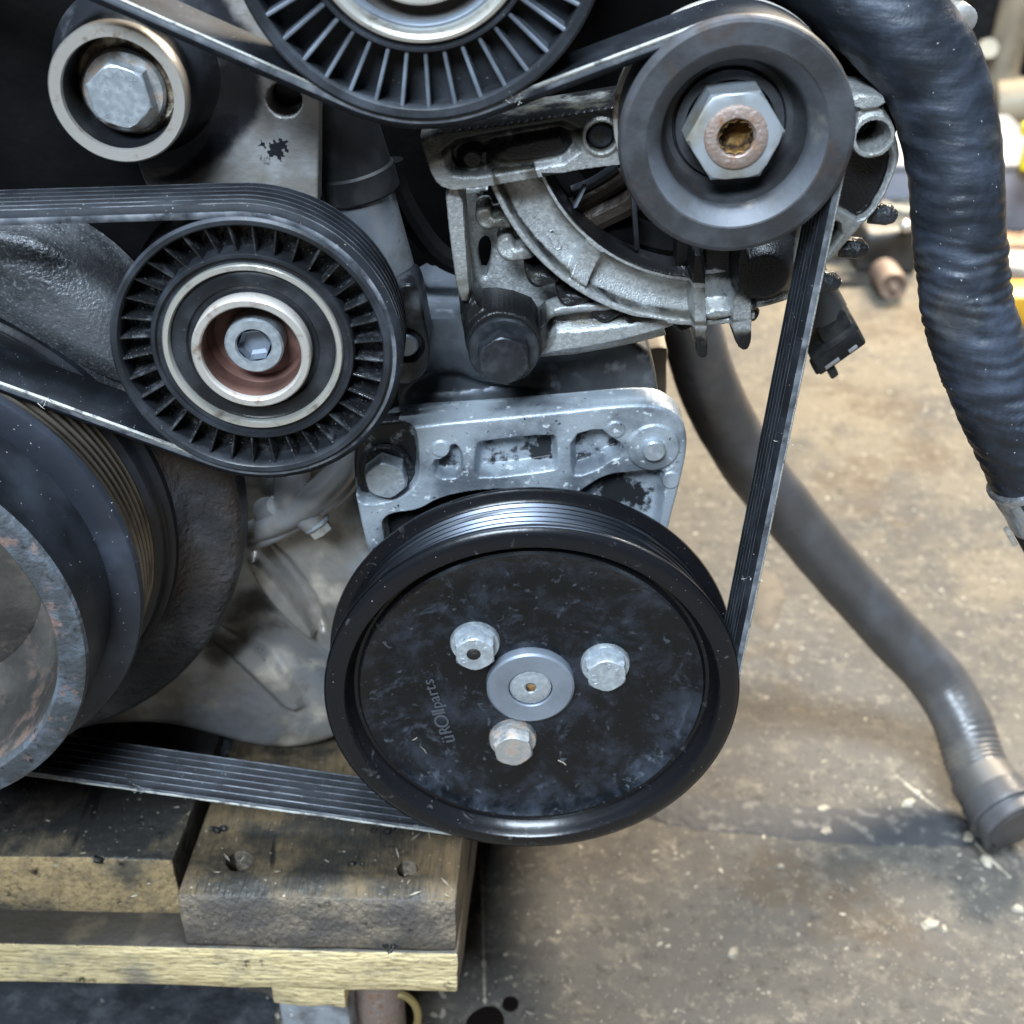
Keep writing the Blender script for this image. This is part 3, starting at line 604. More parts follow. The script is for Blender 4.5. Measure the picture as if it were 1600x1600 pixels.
# oil pan / lower timing cover
pan = thing('oil_pan', 'pale stained aluminium lower timing cover between crank and steering pulley', 'engine cover', P(420, 1170, .45))
ol = [(330, 700), (560, 690), (580, 850), (640, 1000), (640, 1120), (560, 1150), (500, 1180), (440, 1188), (380, 1180), (310, 1160), (240, 1145), (150, 1150), (60, 1145), (60, 760)]
r_ = Relief(bounds(XZ(ol, .44)), .44, .0008); r_.add(r_.poly(ol, 2)); r_.h[:] = 0
q = r_.poly([(300, 1015), (360, 985), (460, 1010), (560, 1090), (660, 1140), (640, 1220), (120, 1200), (140, 1090)], 2)
r_.h -= .005*sstep(q, -.012, .010)                                         # belly turns back towards the sump
ridge = r_.poly([(392, 868), (402, 862), (450, 918), (494, 978), (488, 990), (440, 948), (398, 890)], 2)
r_.h += .0060*sstep(ridge, -.0012, .0006)
r_.h += .0035*sstep(r_.poly([(318, 990), (340, 975), (440, 1062), (470, 1110), (452, 1118), (415, 1080)], 1), -.003, .001)
r_.h -= .004*sstep(r_.poly([(405, 855), (430, 850), (500, 940), (512, 985), (492, 972), (455, 915)], 1), -.002, .002)
r_.h += .006*sstep(r_.poly([(560, 860), (640, 880), (700, 1100), (600, 1130), (530, 1000)], 2), -.02, .012)
r_.h -= .003*sstep(r_.poly([(395, 930), (470, 1000), (430, 1060), (380, 1020)], 2), -.008, .008)
r_.g = .9*sstep(r_.poly([(388, 900), (470, 985), (400, 1000), (330, 1060), (300, 1000)], 2), -.008, .004)+.3*sstep(r_.poly([(180, 1105), (330, 1120), (480, 1160), (640, 1150), (640, 1240), (100, 1200)], 1), -.004, .006)
r_.g = np.maximum(r_.g, .6*sstep(r_.poly([(560, 700), (590, 850), (575, 870), (540, 830), (530, 760)], 1), -.004, .004))
for n_ in range(2):
    pass
g, gr = r_.geo(.06, .005); part('cover_body', g, M['pan'], pan, 60, grime_shade=gr)
part('sump_flange', rough_box(P(420, 1186, .452)+Vector((0, .02, 0)), (.16, 0, 0), (0, .04, 0), (0, 0, .008), (10, 3, 2), .001, 40, .0015, 7), M['oil_cast'], pan)

# silver coolant neck with its bolt
nk = thing('coolant_neck', 'small silver cast pipe neck under the ribbed tensioner pulley, bolt pointing down', 'pipe flange', P(470, 800, .43))
yn = .425
def band(pts, y, r, n=30): return [tuple(v) for v in smooth_path([P(a, b, y+dy) for a, b, dy in pts], n)]
part('boss', tube(band([(462, 700, .02), (458, 740, .005), (452, 775, 0), (447, 800, .006)], yn, 0), [.0062+.0006*math.sin(i*.2) for i in range(30)], 20), M['neck'], nk)
part('upper_flange', tube(band([(392, 832, .006), (432, 815, .001), (478, 787, -.003), (520, 752, -.003), (545, 716, 0), (552, 680, .006)], yn, 0), [.0042+.0018*math.sin(math.pi*i/29) for i in range(30)], 14), M['neck'], nk)
part('lower_flange', tube(band([(392, 848, .008), (440, 828, .003), (490, 800, -.001), (532, 770, -.001), (556, 738, .003)], yn, 0), .0036, 12), M['neck'], nk)
part('bolt_boss', cyl(P(478, 800, yn-.001), P(494, 818, yn-.002), .0062, .0056, 20, .0008), M['neck'], nk)
b0, b1 = P(493, 816, yn-.002), P(505, 832, yn-.003)
bb = part('bolt', cyl(b0, b0+(b1-b0)*.35, .0056, None, 24, .0005), M['zinc'], nk)
part('hex_head', tube([b0+(b1-b0)*.3, b0+(b1-b0)*1.0, b0+(b1-b0)*1.08], [.0046, .0046, .0038], 6), M['race'], bb, 20)
part('side_boss', tube([P(418, 800, yn+.006), P(432, 790, yn)], [.006, .004], 14), M['neck'], nk)

# ---------------------------------------------------------------- hydraulic tensioner strut
st = thing('tensioner_strut', 'stained silver hydraulic cylinder with black upper boot right of the tensioner pulley', 'hydraulic strut', P(620, 440, .42))
ys = .424
a_, b_ = P(566, 298, ys), P(612, 452, ys)
part('cylinder', cyl(a_, b_, .0102, .0098, 40, .0008), M['cylinder'], st)
d_ = (b_-a_).normalized()
part('boot', cyl(a_-d_*.034, a_+d_*.0004, .0112, .0122, 40, .001), M['matte_black'], st)
part('boot_collar', cyl(a_-d_*.008, a_+d_*.0012, .0128, .0126, 40, .0008), M['matte_black'], st)
part('lower_sleeve', cyl(b_-d_*.001, b_+d_*.016, .0100, .0094, 32, .0008), M['cylinder'], st)
lug = [(600, 455), (640, 440), (655, 452), (664, 500), (673, 545), (668, 580), (648, 600), (622, 604), (600, 590)]
r_ = Relief(bounds(XZ(lug, .406)), .406, .0005); r_.add(r_.poly(lug, 2)); r_.h[:] = 0
pc_ = P(634, 540, .406); r_.sink(r_.disc((pc_.x, pc_.z), .0062), .004, .0008, 1)
g, gr = r_.geo(.018, .0015); part('lug', g, M['dark_skirt'], st, 40, grime_shade=gr)
part('lug_bolt', lathe(pc_.x, pc_.z, [(0, .4055), (.0035, .4055), (.0042, .4063), (.0045, .411)], 24), M['hub_steel'], st)

# ---------------------------------------------------------------- tensioner arm
ar = [(-60, 360), (10, 366), (70, 384), (130, 420), (185, 470), (215, 530), (230, 600), (190, 606), (150, 590), (100, 566), (45, 535), (-10, 500), (-60, 480)]
r_ = Relief(bounds(XZ(ar, .398)), .398, .0007); r_.add(r_.poly(ar, 2)); r_.h[:] = 0
r_.h += .004*sstep(r_.poly(ar, 2), 0, .012)
q = r_.poly([(-40, 515), (30, 545), (90, 580), (150, 610), (130, 640), (-60, 580)], 1)
r_.h -= .004*sstep(q, -.006, .004)
g, gr = r_.geo(.03, .004)
tag(rezero(part('grey_casting', g, M['grey_cast'], None, 60)), 'rough grey cast tensioner arm at the left edge behind the ribbed pulley', 'casting')

# ---------------------------------------------------------------- aluminium plate with bush and bolt, top left
pl = thing('mounting_plate', 'flat aluminium bracket plate with round hole under the upper idler', 'bracket', P(400, 290, .405))
ol = [(135, -60), (330, -60), (420, 20), (500, 110), (497, 320), (240, 320), (215, 240), (160, 60)]
r_ = Relief(bounds(XZ(ol, .405)), .405, .00042); r_.add(r_.poly(ol, 0)); r_.h[:] = 0
hc = P(444, 157, .405); r_.sink(r_.disc((hc.x, hc.z), .0052), .012, .0011, 1)
r_.raise_(r_.poly([(118, -20), (200, -60), (340, 40), (352, 200), (300, 270), (200, 290)]), .003, .006)
bs = P(291, 149, .378); SC = (P(183, 149, .378).x, P(183, 149, .378).z)
r_.g = np.maximum(r_.g, .95*sstep(r_.disc((SC[0]+.004, SC[1]-.001), .032), -.006, .004))  # sleeve's shade on the plate, painted into the colour
for px, py, rr in ((430, 232, .0022), (441, 226, .0018), (424, 240, .0013), (436, 240, .0016), (410, 226, .0011), (447, 234, .001), (438, 248, .0008)):
    c = P(px, py, .405); r_.g = np.maximum(r_.g, 1.05*sstep(r_.disc((c.x, c.z), rr)+.0004*np.sin(r_.X*3100+r_.Z*1700)+.0003*np.sin(r_.Z*4300-r_.X*1300), -.0003, .0004))
g, gr = r_.geo(.010, .0009); part('plate_body', g, M['plate'], pl, 50, grime_shade=gr)
bu = thing('idler_bush', 'open round steel bush with a stamped hex bolt inside at top left', 'bush', (SC[0], .39, SC[1]))
RS = bs.x-P(183, 149, .378).x
part('sleeve', lathe(*SC, [(RS*.80, .3797), (RS*.815, .3783), (RS*.97, .378), (RS, .3790), (RS, .384)], 72), M['race'], bu)
part('sleeve_bore', lathe(*SC, [(RS*.79, .3935), (RS*.795, .3840), (RS*.80, .3797)], 72), M['dark_skirt'], bu)  # bore wall in a darker steel than the front ring
part('sleeve_skirt', lathe(*SC, [(RS, .384), (RS*1.01, .388), (RS*1.06, .394), (RS*1.16, .400), (RS*1.3, .4035)], 72), M['dark_skirt'], bu)
part('washer', lathe(*SC, [(0, .392), (RS*.60, .3905), (RS*.72, .391), (RS*.80, .3935)], 60), mat('corroded_washer', (.30, .24, .16), .7, .3, [dict(col=(.07, .045, .03), scale=120, th=.50, soft=.1, detail=6), dict(col=(.62, .55, .42), scale=170, th=.60, soft=.06, rough=.9, metal=0)], [(350, 1, .0012)]), bu)
BC = P(187, 150, .3835)
b = part('bolt', lathe(BC.x, BC.z, [(0, .3880), (RS*.58, .3880), (RS*.62, .3890), (RS*.62, .3915)], 40), M['zinc_rust'], bu)
part('hex_head', hexhead(BC.x, BC.z, .3825, .3895, RS*.50, RAD(100), .0005), M['zinc'], b, 25)
part('head_marking', merge(ring_text('KAMAX', BC.x, BC.z, .38245, .0064, .0026, RAD(92), RAD(24)), ring_text('10.9', BC.x, BC.z, .38245, .0064, .0026, RAD(-92), RAD(24))), M['zinc'], b, None)

# ---------------------------------------------------------------- pulleys
def groove_prof(rg, depth, y0, y1, n=6):
    out = []; p = (y1-y0)/n
    for i in range(n): out += [(rg, y0+p*(i+.12)), (rg-depth, y0+p*(i+.42)), (rg-depth, y0+p*(i+.58)), (rg, y0+p*(i+.88))]
    return out
pp = thing('power_steering_pulley', 'large black power steering pulley with three zinc bolts, at the centre', 'pulley', (PS[0], .377, PS[1]))
part('rim', lathe(*PS, [(.0625, .3700), (.0636, .3716), (.0648, .3713), (.0664, .3690), (.0672, .3665), (.0675, .3648), (.0679, .3641), (.0695, .3640), (.0725, .3646), (.0741, .3652), (.0749, .3662), (.0749, .3676), (.0742, .3682), (.0732, .3685)], 160), M['black_rim'], pp)
part('rim_edge', lathe(*PS, [(.07495, .3659), (.0752, .3664), (.0752, .3672), (.07495, .3677)], 160), M['groove_steel'], pp)
part('grooved_face', lathe(*PS, [(.0732, .3685), (.0714, .369)]+groove_prof(.0713, .0011, .3692, .3868)+[(.0713, .3872)], 160), M['groove_steel'], pp)
part('rear_flange', lathe(*PS, [(.0713, .3872), (.0722, .3880), (.0745, .3884), (.0754, .3890), (.0756, .3900), (.0752, .3910), (.0700, .3912), (.02, .3912)], 160), M['black_rim'], pp)
part('face', lathe(*PS, [(0, .3745)]+[(.006*i, .3745-.00006*i*i*.3) for i in range(1, 10)]+[(.0590, .3722), (.0614, .3708), (.0625, .3700)], 160), M['gloss_black'], pp, 50)
hb = P(829, 1077, .3702); HC = (hb.x, hb.z)
hub = part('hub_washer', lathe(*HC, [(.0080, .3716), (.0080, .3707), (.0084, .3704), (.0152, .3703), (.0160, .3709), (.0162, .3748), (.0166, .3753)], 72), M['hub_steel'], pp)
part('shaft_end', lathe(*HC, [(0, .3722), (.0012, .3720), (.0024, .3709), (.0066, .3708), (.0076, .3713), (.0078, .3725)], 48), M['zinc'], hub)
part('rust_dimple', lathe(*HC, [(0, .3706), (.0012, .37065), (.0018, .3710)], 20), M['rust_orange'], hub)
for i, (px, py, fx, fy) in enumerate(((742, 1026, 742, 1003), (950, 1059, 944, 1037), (802, 1174, 801, 1157))):
    c0, c1 = P(px, py, .3662), P(fx, fy, .3728); c = ((c0.x+c1.x)/2, (c0.z+c1.z)/2)
    bolt(pp, c[0], c[1], .3662, .3742, .0078, .0090, .0022, RAD(92+4*i), M['zinc_rust'] if i == 2 else M['zinc'], [('8.8', .0046, .0022, RAD(60), RAD(22)), ('YFS', .0046, .0020, RAD(200), RAD(24))] if i < 2 else ())
c_ = P(740, 1023, .3660); part('grease_blob', lathe(c_.x, c_.z, [(0, .3655), (.0018, .3657), (.0026, .3662)], 12), M['wood_hole'], pp)
# embossed maker's lettering, reading upwards on the left of the face
ta, tb = P(703, 1160, .3735), P(668, 1060, .3735); td = (tb-ta).normalized(); tn = Vector((-td.z, 0, td.x))
LT = (tb-ta).length
def lett(t, size, at, sx=1.0): return place_text(text_geo(t, size, .00012), ta+td*(LT*at)+Vector((0, -.0002, 0)), td, tn, sx)
lo = merge(lett('ü', .0078, .06, 1.0), lett('R', .0068, .20, 1.0), lett('O', .0078, .345, 1.1), lett('l', .0072, .470, 1.3), lett('l', .0072, .510, 1.3), lett('p', .0066, .595), lett('a', .0066, .69), lett('r', .0066, .78), lett('t', .0066, .86), lett('s', .0066, .95))
part('lettering', lo, mat('letter_edge', (.085, .094, .11), .4, .2), pp, None)
def scratch(px, py, qx, qy): return tube([P(px, py, .3734), P((px+qx)/2+2, (py+qy)/2, .3733), P(qx, qy, .3734)], .00022, 5)
part('scratch', merge(scratch(655, 1164, 668, 1180), scratch(872, 1188, 884, 1195), scratch(640, 1158, 652, 1152)), M['chip'], pp, kind='stuff')

def web_pulley(name, label, c, R, nr, hub_r, lip, web_in, web_out, y0, nribs, phase, cat='pulley', tilt=0.0, rw=.0005, wm='plastic', rm='rib_plastic'):
    t = thing(name, label, cat, (c[0], y0+.026, c[1]))
    part('rim', lathe(*c, [(R-lip, y0+.012), (R-lip, y0+.0012), (R-lip+.0006, y0+.0003), (R-.0008, y0), (R, y0+.0008), (R, y0+.0014), (R-.0012, y0+.0024), (R-.0012, y0+.0245), (R, y0+.0252), (R, y0+.0262), (R-.003, y0+.0266)], 144), M['plastic'], t)
    part('web', lathe(*c, [(R-lip+.0002, y0+.0095), (hub_r-.0002, y0+.0095)], 96), M[wm], t)
    V = []
    me = None
    for k in range(nribs):
        a = phase+2*math.pi*k/nribs
        d = Vector((math.cos(a), 0, math.sin(a))); n_ = Vector((-math.sin(a), 0, math.cos(a))); r0, r1 = hub_r-.0003, R-lip+.0003
        yf0, yf1 = y0+web_in, y0+web_out
        co = []
        for rr, yf in ((r0, yf0), ((r0+r1)/2, (yf0+yf1)/2), (r1, yf1)):
            tw = tilt*(rr-r0)/(r1-r0)
            for sx_, yy in ((-1, y0+.0098), (-1, yf+.0003), (-.5, yf), (.5, yf), (1, yf+.0003), (1, y0+.0098)): co.append(Vector((c[0], yy, c[1]))+d*rr+n_*(sx_*rw*(1.25 if yy > y0+.009 else 1)+tw))
        fc = [(6*i+j, 6*i+j+1, 6*i+j+7, 6*i+j+6) for i in (0, 1) for j in range(5)]
        part('rib', (co, fc), M[rm], t, 40)
    return t
tp = web_pulley('tensioner_pulley', 'ribbed black tensioner pulley with pale bearing rings and socket bolt, at left', TE, .0428, 0, .0312, .0028, .0036, .0018, .3652, 36, .05, tilt=.0010, rw=.00042, wm='oily', rm='rib_dark')
y_ = .3652
part('hub_ring', lathe(*TE, [(.0312, y_+.0098), (.0312, y_+.0030), (.0307, y_+.0022), (.0297, y_+.0022), (.0294, y_+.0030), (.0294, y_+.0036), (.0285, y_+.0038), (.0276, y_+.0036)], 120), M['plastic'], tp)
part('outer_race', lathe(*TE, [(.0277, y_+.0040), (.0276, y_+.0028), (.0272, y_+.0023), (.0258, y_+.0023), (.0254, y_+.0030), (.0252, y_+.0044)], 120), M['bright_ring'], tp)
part('bearing_seal', lathe(*TE, [(.0253, y_+.0046), (.0248, y_+.0040), (.0235, y_+.0036), (.0205, y_+.0036), (.0198, y_+.0048), (.0188, y_+.0050), (.0180, y_+.0040)], 120), M['seal'], tp)
part('inner_race', lathe(*TE, [(.0181, y_+.0046), (.0181, y_-.0006), (.0176, y_-.0012), (.0158, y_-.0012), (.0153, y_-.0006), (.0152, y_+.001)], 96), M['race'], tp)
part('bore', lathe(*TE, [(.0152, y_+.001), (.0150, y_+.0100), (.0140, y_+.0112), (.0135, y_+.0128), (.0060, y_+.0135)], 72), M['brown_bore'], tp)
bt = part('socket_bolt', lathe(*TE, [(.0053, y_+.0055), (.0058, y_+.0046), (.0085, y_+.0046), (.0091, y_+.0053), (.0091, y_+.0138)], 48), M['zinc'], tp)
sk = [(.0053*math.cos(a), .0053*math.sin(a)) for a in [RAD(8+60*k) for k in range(6)]]
part('hex_socket', ([(TE[0]+x*q, yy, TE[1]+z*q) for q, yy in ((1, y_+.0050), (.97, y_+.0088), (.75, y_+.0098)) for x, z in sk]+[(TE[0], y_+.0102, TE[1])], [(6*k+i, 6*k+(i+1) % 6, 6*k+6+(i+1) % 6, 6*k+6+i) for k in (0, 1) for i in range(6)]+[(12+i, 12+(i+1) % 6, 18) for i in range(6)]), M['hub_steel'], bt, 20)

ip = web_pulley('idler_pulley', 'large grey black idler pulley with long straight ribs, cut by the top edge', ID, .0499, 0, .0324, .0034, .0022, .0014, .3650, 40, .03, rw=.00055)
y_ = .3650
part('hub_ring', lathe(*ID, [(.0322, y_+.0098), (.0322, y_+.0022), (.0317, y_+.0012), (.0309, y_+.0012), (.0305, y_+.0026), (.0303, y_+.0044), (.0300, y_+.0044)], 120), M['plastic'], ip)
part('outer_race', lathe(*ID, [(.0301, y_+.0050), (.0300, y_+.0026), (.0294, y_+.0016), (.0284, y_+.0012), (.0275, y_+.0018), (.0268, y_+.0030), (.0262, y_+.0040)], 120), M['bright_ring'], ip)
part('seal_edge', lathe(*ID, [(.0262, y_+.0040), (.0254, y_+.0036), (.0248, y_+.0040), (.0243, y_+.0052)], 120), M['hub_steel'], ip)
part('bearing_seal', lathe(*ID, [(.0243, y_+.0052), (.0225, y_+.0060), (.0195, y_+.0060)], 100), plain('brown_black_seal', (.035, .028, .026), .45), ip)
part('inner_race', lathe(*ID, [(.0197, y_+.0062), (.0196, y_+.0005), (.0190, y_), (.0165, y_), (.0160, y_+.001), (.0160, y_+.012), (.004, y_+.012)], 96), M['race'], ip)

ap = thing('alternator_pulley', 'small thick dark alternator pulley with big hexagon nut, upper right', 'pulley', (AL[0], .392, AL[1]))
ya = .3631
part('rim', lathe(*AL, [(.0251, ya+.0002), (.0256, ya), (.0314, ya+.0001), (.0324, ya+.0005), (.0329, ya+.0014), (.0331, ya+.0030), (.0328, ya+.0044), (.0318, ya+.0048)], 120), M['alt_pulley'], ap, 14)
part('chamfer', lathe(*AL, [(.0251, ya+.0002), (.0215, ya+.0036), (.0210, ya+.0044), (.0205, ya+.0064)], 120), M['alt_chamfer'], ap)
part('bore', lathe(*AL, [(.0205, ya+.0064), (.0196, ya+.0120), (.0188, ya+.0150), (.0182, ya+.0156), (.0165, ya+.0158), (.0160, ya+.0175), (.006, ya+.0175)], 96), M['alt_pulley'], ap)
part('grooved_face', lathe(*AL, [(.0318, ya+.0048), (.0304, ya+.0050)]+groove_prof(.0316, .0026, ya+.0052, ya+.0236)+[(.0312, ya+.0240)], 120), M['groove_steel'], ap)
part('rear_flange', lathe(*AL, [(.0303, ya+.0240), (.0316, ya+.0250), (.0326, ya+.0254), (.0328, ya+.0272), (.031, ya+.028), (.012, ya+.028)], 120), M['race'], ap)
nt_ = part('nut', hexhead(*AL, ya+.0030, ya+.0150, .0139, RAD(5), .0007, .0090), M['nut'], ap, 25)
part('nut_collar', lathe(*AL, [(.0130, ya+.0140), (.0156, ya+.0146), (.0158, ya+.0170)], 60), M['alt_pulley'], nt_)
part('shaft_end', lathe(*AL, [(.0048, ya+.0030), (.0056, ya+.0019), (.0080, ya+.0018), (.0088, ya+.0022), (.0090, ya+.0032)], 60), M['rust'], ap)
V, Fc = [], []
k = 24
for q, (rr, yy) in enumerate(((.0049, ya+.0022), (.0047, ya+.0075), (.0035, ya+.0090), (0.0002, ya+.0092))):
    for i in range(k): a = 2*math.pi*i/k; r2 = rr*(1-.13*(i % 2)*(q < 3)); V.append((AL[0]+r2*math.cos(a), yy, AL[1]+r2*math.sin(a)))
for q in range(3):
    for i in range(k): Fc.append((q*k+i, q*k+(i+1) % k, q*k+k+(i+1) % k, q*k+k+i))
part('splined_socket', (V, Fc), M['rust_orange'], ap, 20)

cp = thing('crankshaft_pulley', 'large dark crankshaft damper pulley with rust flaked hub, cut by left edge', 'pulley', (CK[0], .41, CK[1]))
part('hub', lathe(*CK, [(.0655, .3335), (.0658, .3312), (.0668, .3301), (.0735, .3300), (.0748, .3308), (.0754, .3325)], 140), M['hub_rust'], cp)
part('hub_bore', lathe(*CK, [(.0655, .3335), (.0640, .3440), (.0625, .3520), (.0615, .3530), (.0600, .3590), (.0560, .3650), (.0500, .3690), (.0480, .3680), (.030, .3690), (.012, .3690)], 120), M['hub_inner'], cp)
part('hub_side', lathe(*CK, [(.0754, .3325), (.0756, .3450), (.0752, .3640), (.0750, .3660)], 140), M['damper'], cp)
part('damper_ring', lathe(*CK, [(.0700, .3660), (.0720, .3622), (.0732, .3612)], 140), M['damper'], cp)
part('damper_rim', lathe(*CK, [(.0732, .3612), (.0765, .3608), (.0835, .3612), (.0850, .3619), (.0855, .3630), (.0855, .3650), (.0846, .3660)], 160), M['damper_rim'], cp)
part('grooved_face', lathe(*CK, [(.0846, .3660), (.0832, .3662)]+groove_prof(.0838, .0024, .3664, .3885, 6)+[(.0838, .3890)], 160), M['crank_groove'], cp)
part('rear_ring', lathe(*CK, [(.0838, .3890), (.0846, .3895), (.0862, .3900), (.0870, .3915), (.0872, .3940), (.0880, .3950), (.0900, .3960), (.0905, .3985)], 160), M['damper'], cp)
part('rear_disc', lathe(*CK, [(.0905, .3985), (.0930, .4020), (.0960, .4034), (.1060, .4040), (.1096, .4046), (.1112, .4060), (.1117, .4080)], 180), M['disc'], cp)
part('disc_edge', lathe(*CK, [(.1117, .4080), (.1118, .4110), (.1122, .4120), (.1122, .4190), (.1110, .4200), (.05, .4200)], 180), M['damper'], cp)

# ---------------------------------------------------------------- serpentine belt: one closed loop
TB = .0021
wq = P(0, 331, .377); WR = .062; WPc = (-.262, wq.z-.002+WR+TB)
seq = [(CK, .0822+TB, 1), (PS, .0697+TB, 1), (AL, .0286+TB, 1), (ID, .0488+TB, -1), (WPc, WR+TB, 1), (TE, .0417+TB, -1)]
def tangent(c0, r0, s0, c1, r1, s1):
    D = np.array(c1)-np.array(c0); L_ = np.linalg.norm(D); Dh = D/L_; Nn = np.array((Dh[1], -Dh[0])); a = (s0*r0-s1*r1)/L_
    rho = a*Dh+math.sqrt(max(0, 1-a*a))*Nn
    return np.array(c0)+s0*r0*rho, np.array(c1)+s1*r1*rho, rho
path = []; leg = []                         # (x, z, rho_x, rho_z)
tg = [tangent(*seq[i], *seq[(i+1) % 6]) for i in range(6)]
for i in range(6):
    p0, p1, rho = tg[i]; L_ = np.linalg.norm(p1-p0); n_ = max(2, int(L_/.004))
    for q in range(n_): path.append((*(p0+(p1-p0)*q/n_), *rho)); leg.append(i)
    c, r, s_ = seq[(i+1) % 6]; r1 = tg[(i+1) % 6][2]
    a0 = math.atan2(rho[1]*s_, rho[0]*s_); a1 = math.atan2(r1[1]*s_, r1[0]*s_); da = (a1-a0) % (2*math.pi)
    if s_ < 0: da -= 2*math.pi
    if abs(da) > 2*math.pi-.02: da = 0
    n_ = max(2, int(abs(da)*r/.0022))
    for q in range(n_):
        a = a0+da*q/n_; v = np.array((math.cos(a), math.sin(a))); path.append((*(np.array(c)+r*v), *(s_*v))); leg.append(i+.5)
WB = YB1-YB0
sec = [(.0019, YB0+.0004), (.0021, YB0+.0010), (.0021, YB1-.0010), (.0019, YB1-.0004), (.0012, YB1)]
pt = WB/6
for i in range(5, -1, -1):
    y = YB0+pt*i
    sec += [(-.0001, y+pt*.97), (-.0020, y+pt*.68), (-.0022, y+pt*.58), (-.0022, y+pt*.42), (-.0020, y+pt*.32)]
sec += [(-.0003, YB0+pt*.03), (.0010, YB0)]
m_ = len(sec); V = []; tipq = [q for q in range(len(sec)) if (sec[q][0] < -.0021 and sec[(q+1) % len(sec)][0] < -.0021) or q in (len(sec)-1, len(sec)-2)]; Fc = []; n_ = len(path)
for k, (x, z, rx, rz) in enumerate(path):
    for a, y in sec:
        w = .00008*mnoise.noise(Vector((x*300, y*300, z*300))); V.append((x+rx*(a+w), y+w, z+rz*(a+w)))
for k in range(n_):
    j = (k+1) % n_
    for q in range(m_): u = (q+1) % m_; Fc.append((k*m_+q, k*m_+u, j*m_+u, j*m_+q))
belt = thing('serpentine_belt', 'black six ribbed drive belt threaded round every pulley, its edge frayed pale', 'drive belt', (0, .377, .2))
bo = part('belt_body', (V, Fc), [M['belt'], M['belt_tip']], belt, 30)
for p in bo.data.polygons:
    if p.index % m_ in tipq: p.material_index = 1
V = []; Fc = []
for k, (x, z, rx, rz) in enumerate(path):
    kw = {1: .25, 1.5: .3, .5: .4, 3: .5, 2.5: .8}.get(leg[k], 1.0)
    nz = mnoise.noise(Vector((x*330, 1, z*330))); n2 = mnoise.noise(Vector((x*900, 5, z*900)))
    a0 = .0021+.00012*(1+n2)*kw; a1 = .00185-(.00075+.0003*nz)*kw+(.0004*max(0, nz+.1) if kw < 1 else 0)
    for a, y in ((a0-.0003, YB0+.0012), (a0, YB0+.0004+.0001*nz), (.0018, YB0-.00004-(.00018+.00018*n2)*kw), (a1, YB0-.00012*kw), (a1-.0002, YB0+.0003)): V.append((x+rx*a, y, z+rz*a))
for k in range(n_):
    j = (k+1) % n_
    if leg[k] in (3.5, 4, 4.5): continue
    for q in range(4): Fc.append((k*5+q, k*5+q+1, j*5+q+1, j*5+q))
part('edge_cord', (V, Fc), M['cord'], belt, 60)
rnd = random.Random(5); gs = []
for px, py, k_ in ((800, 158, 9), (216, 1233, 8), (70, 628, 5), (1174, 905, 5), (1222, 690, 3), (640, 1292, 4)):
    for _ in range(k_):
        p = P(px+rnd.uniform(-16, 16), py+rnd.uniform(-4, 4), YB0-.0006); d = Vector((rnd.uniform(-1, 1), rnd.uniform(-.6, .1), rnd.uniform(-1, 1)))*.0022
        gs.append(tube([p, p+d*.6, p+d+Vector((0, 0, .0004))], [.00014, .00011, .00005], 5))
part('frayed_thread', merge(*gs), M['cord'], belt, None, 'stuff')

# ---------------------------------------------------------------- power steering pump bracket
yk = .398
br = thing('pump_bracket', 'bright blue grey cast aluminium pump bracket with pockets above the large pulley', 'bracket', P(800, 860, .41))
ol = [(556, 692), (572, 674), (640, 668), (700, 660), (760, 655), (900, 641), (960, 634), (1020, 632), (1052, 642), (1071, 664), (1075, 700), (1062, 760), (1046, 818), (1034, 880), (900, 900), (700, 900), (590, 890), (574, 862), (556, 780), (549, 740)]
r_ = Relief(bounds(XZ(ol, yk)), yk, .00031); r_.add(r_.poly(ol, 2)); r_.h[:] = 0
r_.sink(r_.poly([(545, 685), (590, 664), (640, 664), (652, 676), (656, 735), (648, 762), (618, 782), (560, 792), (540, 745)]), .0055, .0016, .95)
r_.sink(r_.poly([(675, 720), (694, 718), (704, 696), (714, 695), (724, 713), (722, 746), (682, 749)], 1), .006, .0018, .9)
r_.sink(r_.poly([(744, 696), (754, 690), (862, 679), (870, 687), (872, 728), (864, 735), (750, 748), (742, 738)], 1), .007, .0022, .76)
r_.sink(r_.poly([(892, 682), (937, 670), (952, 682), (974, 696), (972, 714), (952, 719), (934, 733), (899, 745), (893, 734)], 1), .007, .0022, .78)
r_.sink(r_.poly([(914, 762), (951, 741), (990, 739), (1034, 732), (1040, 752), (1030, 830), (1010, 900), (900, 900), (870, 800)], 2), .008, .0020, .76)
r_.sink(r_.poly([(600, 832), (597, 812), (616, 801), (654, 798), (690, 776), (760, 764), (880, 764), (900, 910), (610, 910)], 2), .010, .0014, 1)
for (px, py, r, hgt) in ((1021, 699, .0088, .0008), (962, 671, .0030, .0006), (1048, 750, .0032, .0006), (689, 701, .0030, .0007)):
    c = P(px, py, yk); r_.raise_(r_.disc((c.x, c.z), r), hgt, .0005, 0)
g, gr = r_.geo(.012, .0014); part('bracket_body', g, M['cast'], br, 45, grime_shade=gr)
ol2 = [(600, 650), (640, 640), (760, 634), (900, 622), (1010, 612), (1046, 624), (1064, 650), (1072, 690), (1060, 760), (1030, 860), (600, 860), (590, 700)]
r_ = Relief(bounds(XZ(ol2, .4095)), .4095, .0010); r_.add(r_.poly(ol2, 2)); r_.h[:] = 0
g, gr = r_.geo(.0045, .0012); part('rear_plate', g, M['cast'], br, 45, grime_shade=gr)
c = P(1021, 699, yk); part('dowel_pin', lathe(c.x, c.z, [(0, yk-.0034), (.0034, yk-.0034), (.0040, yk-.0028), (.0041, yk)], 32), M['zinc'], br)
c = P(603, 738, yk+.0000); cs = P(602, 725, yk+.0052)
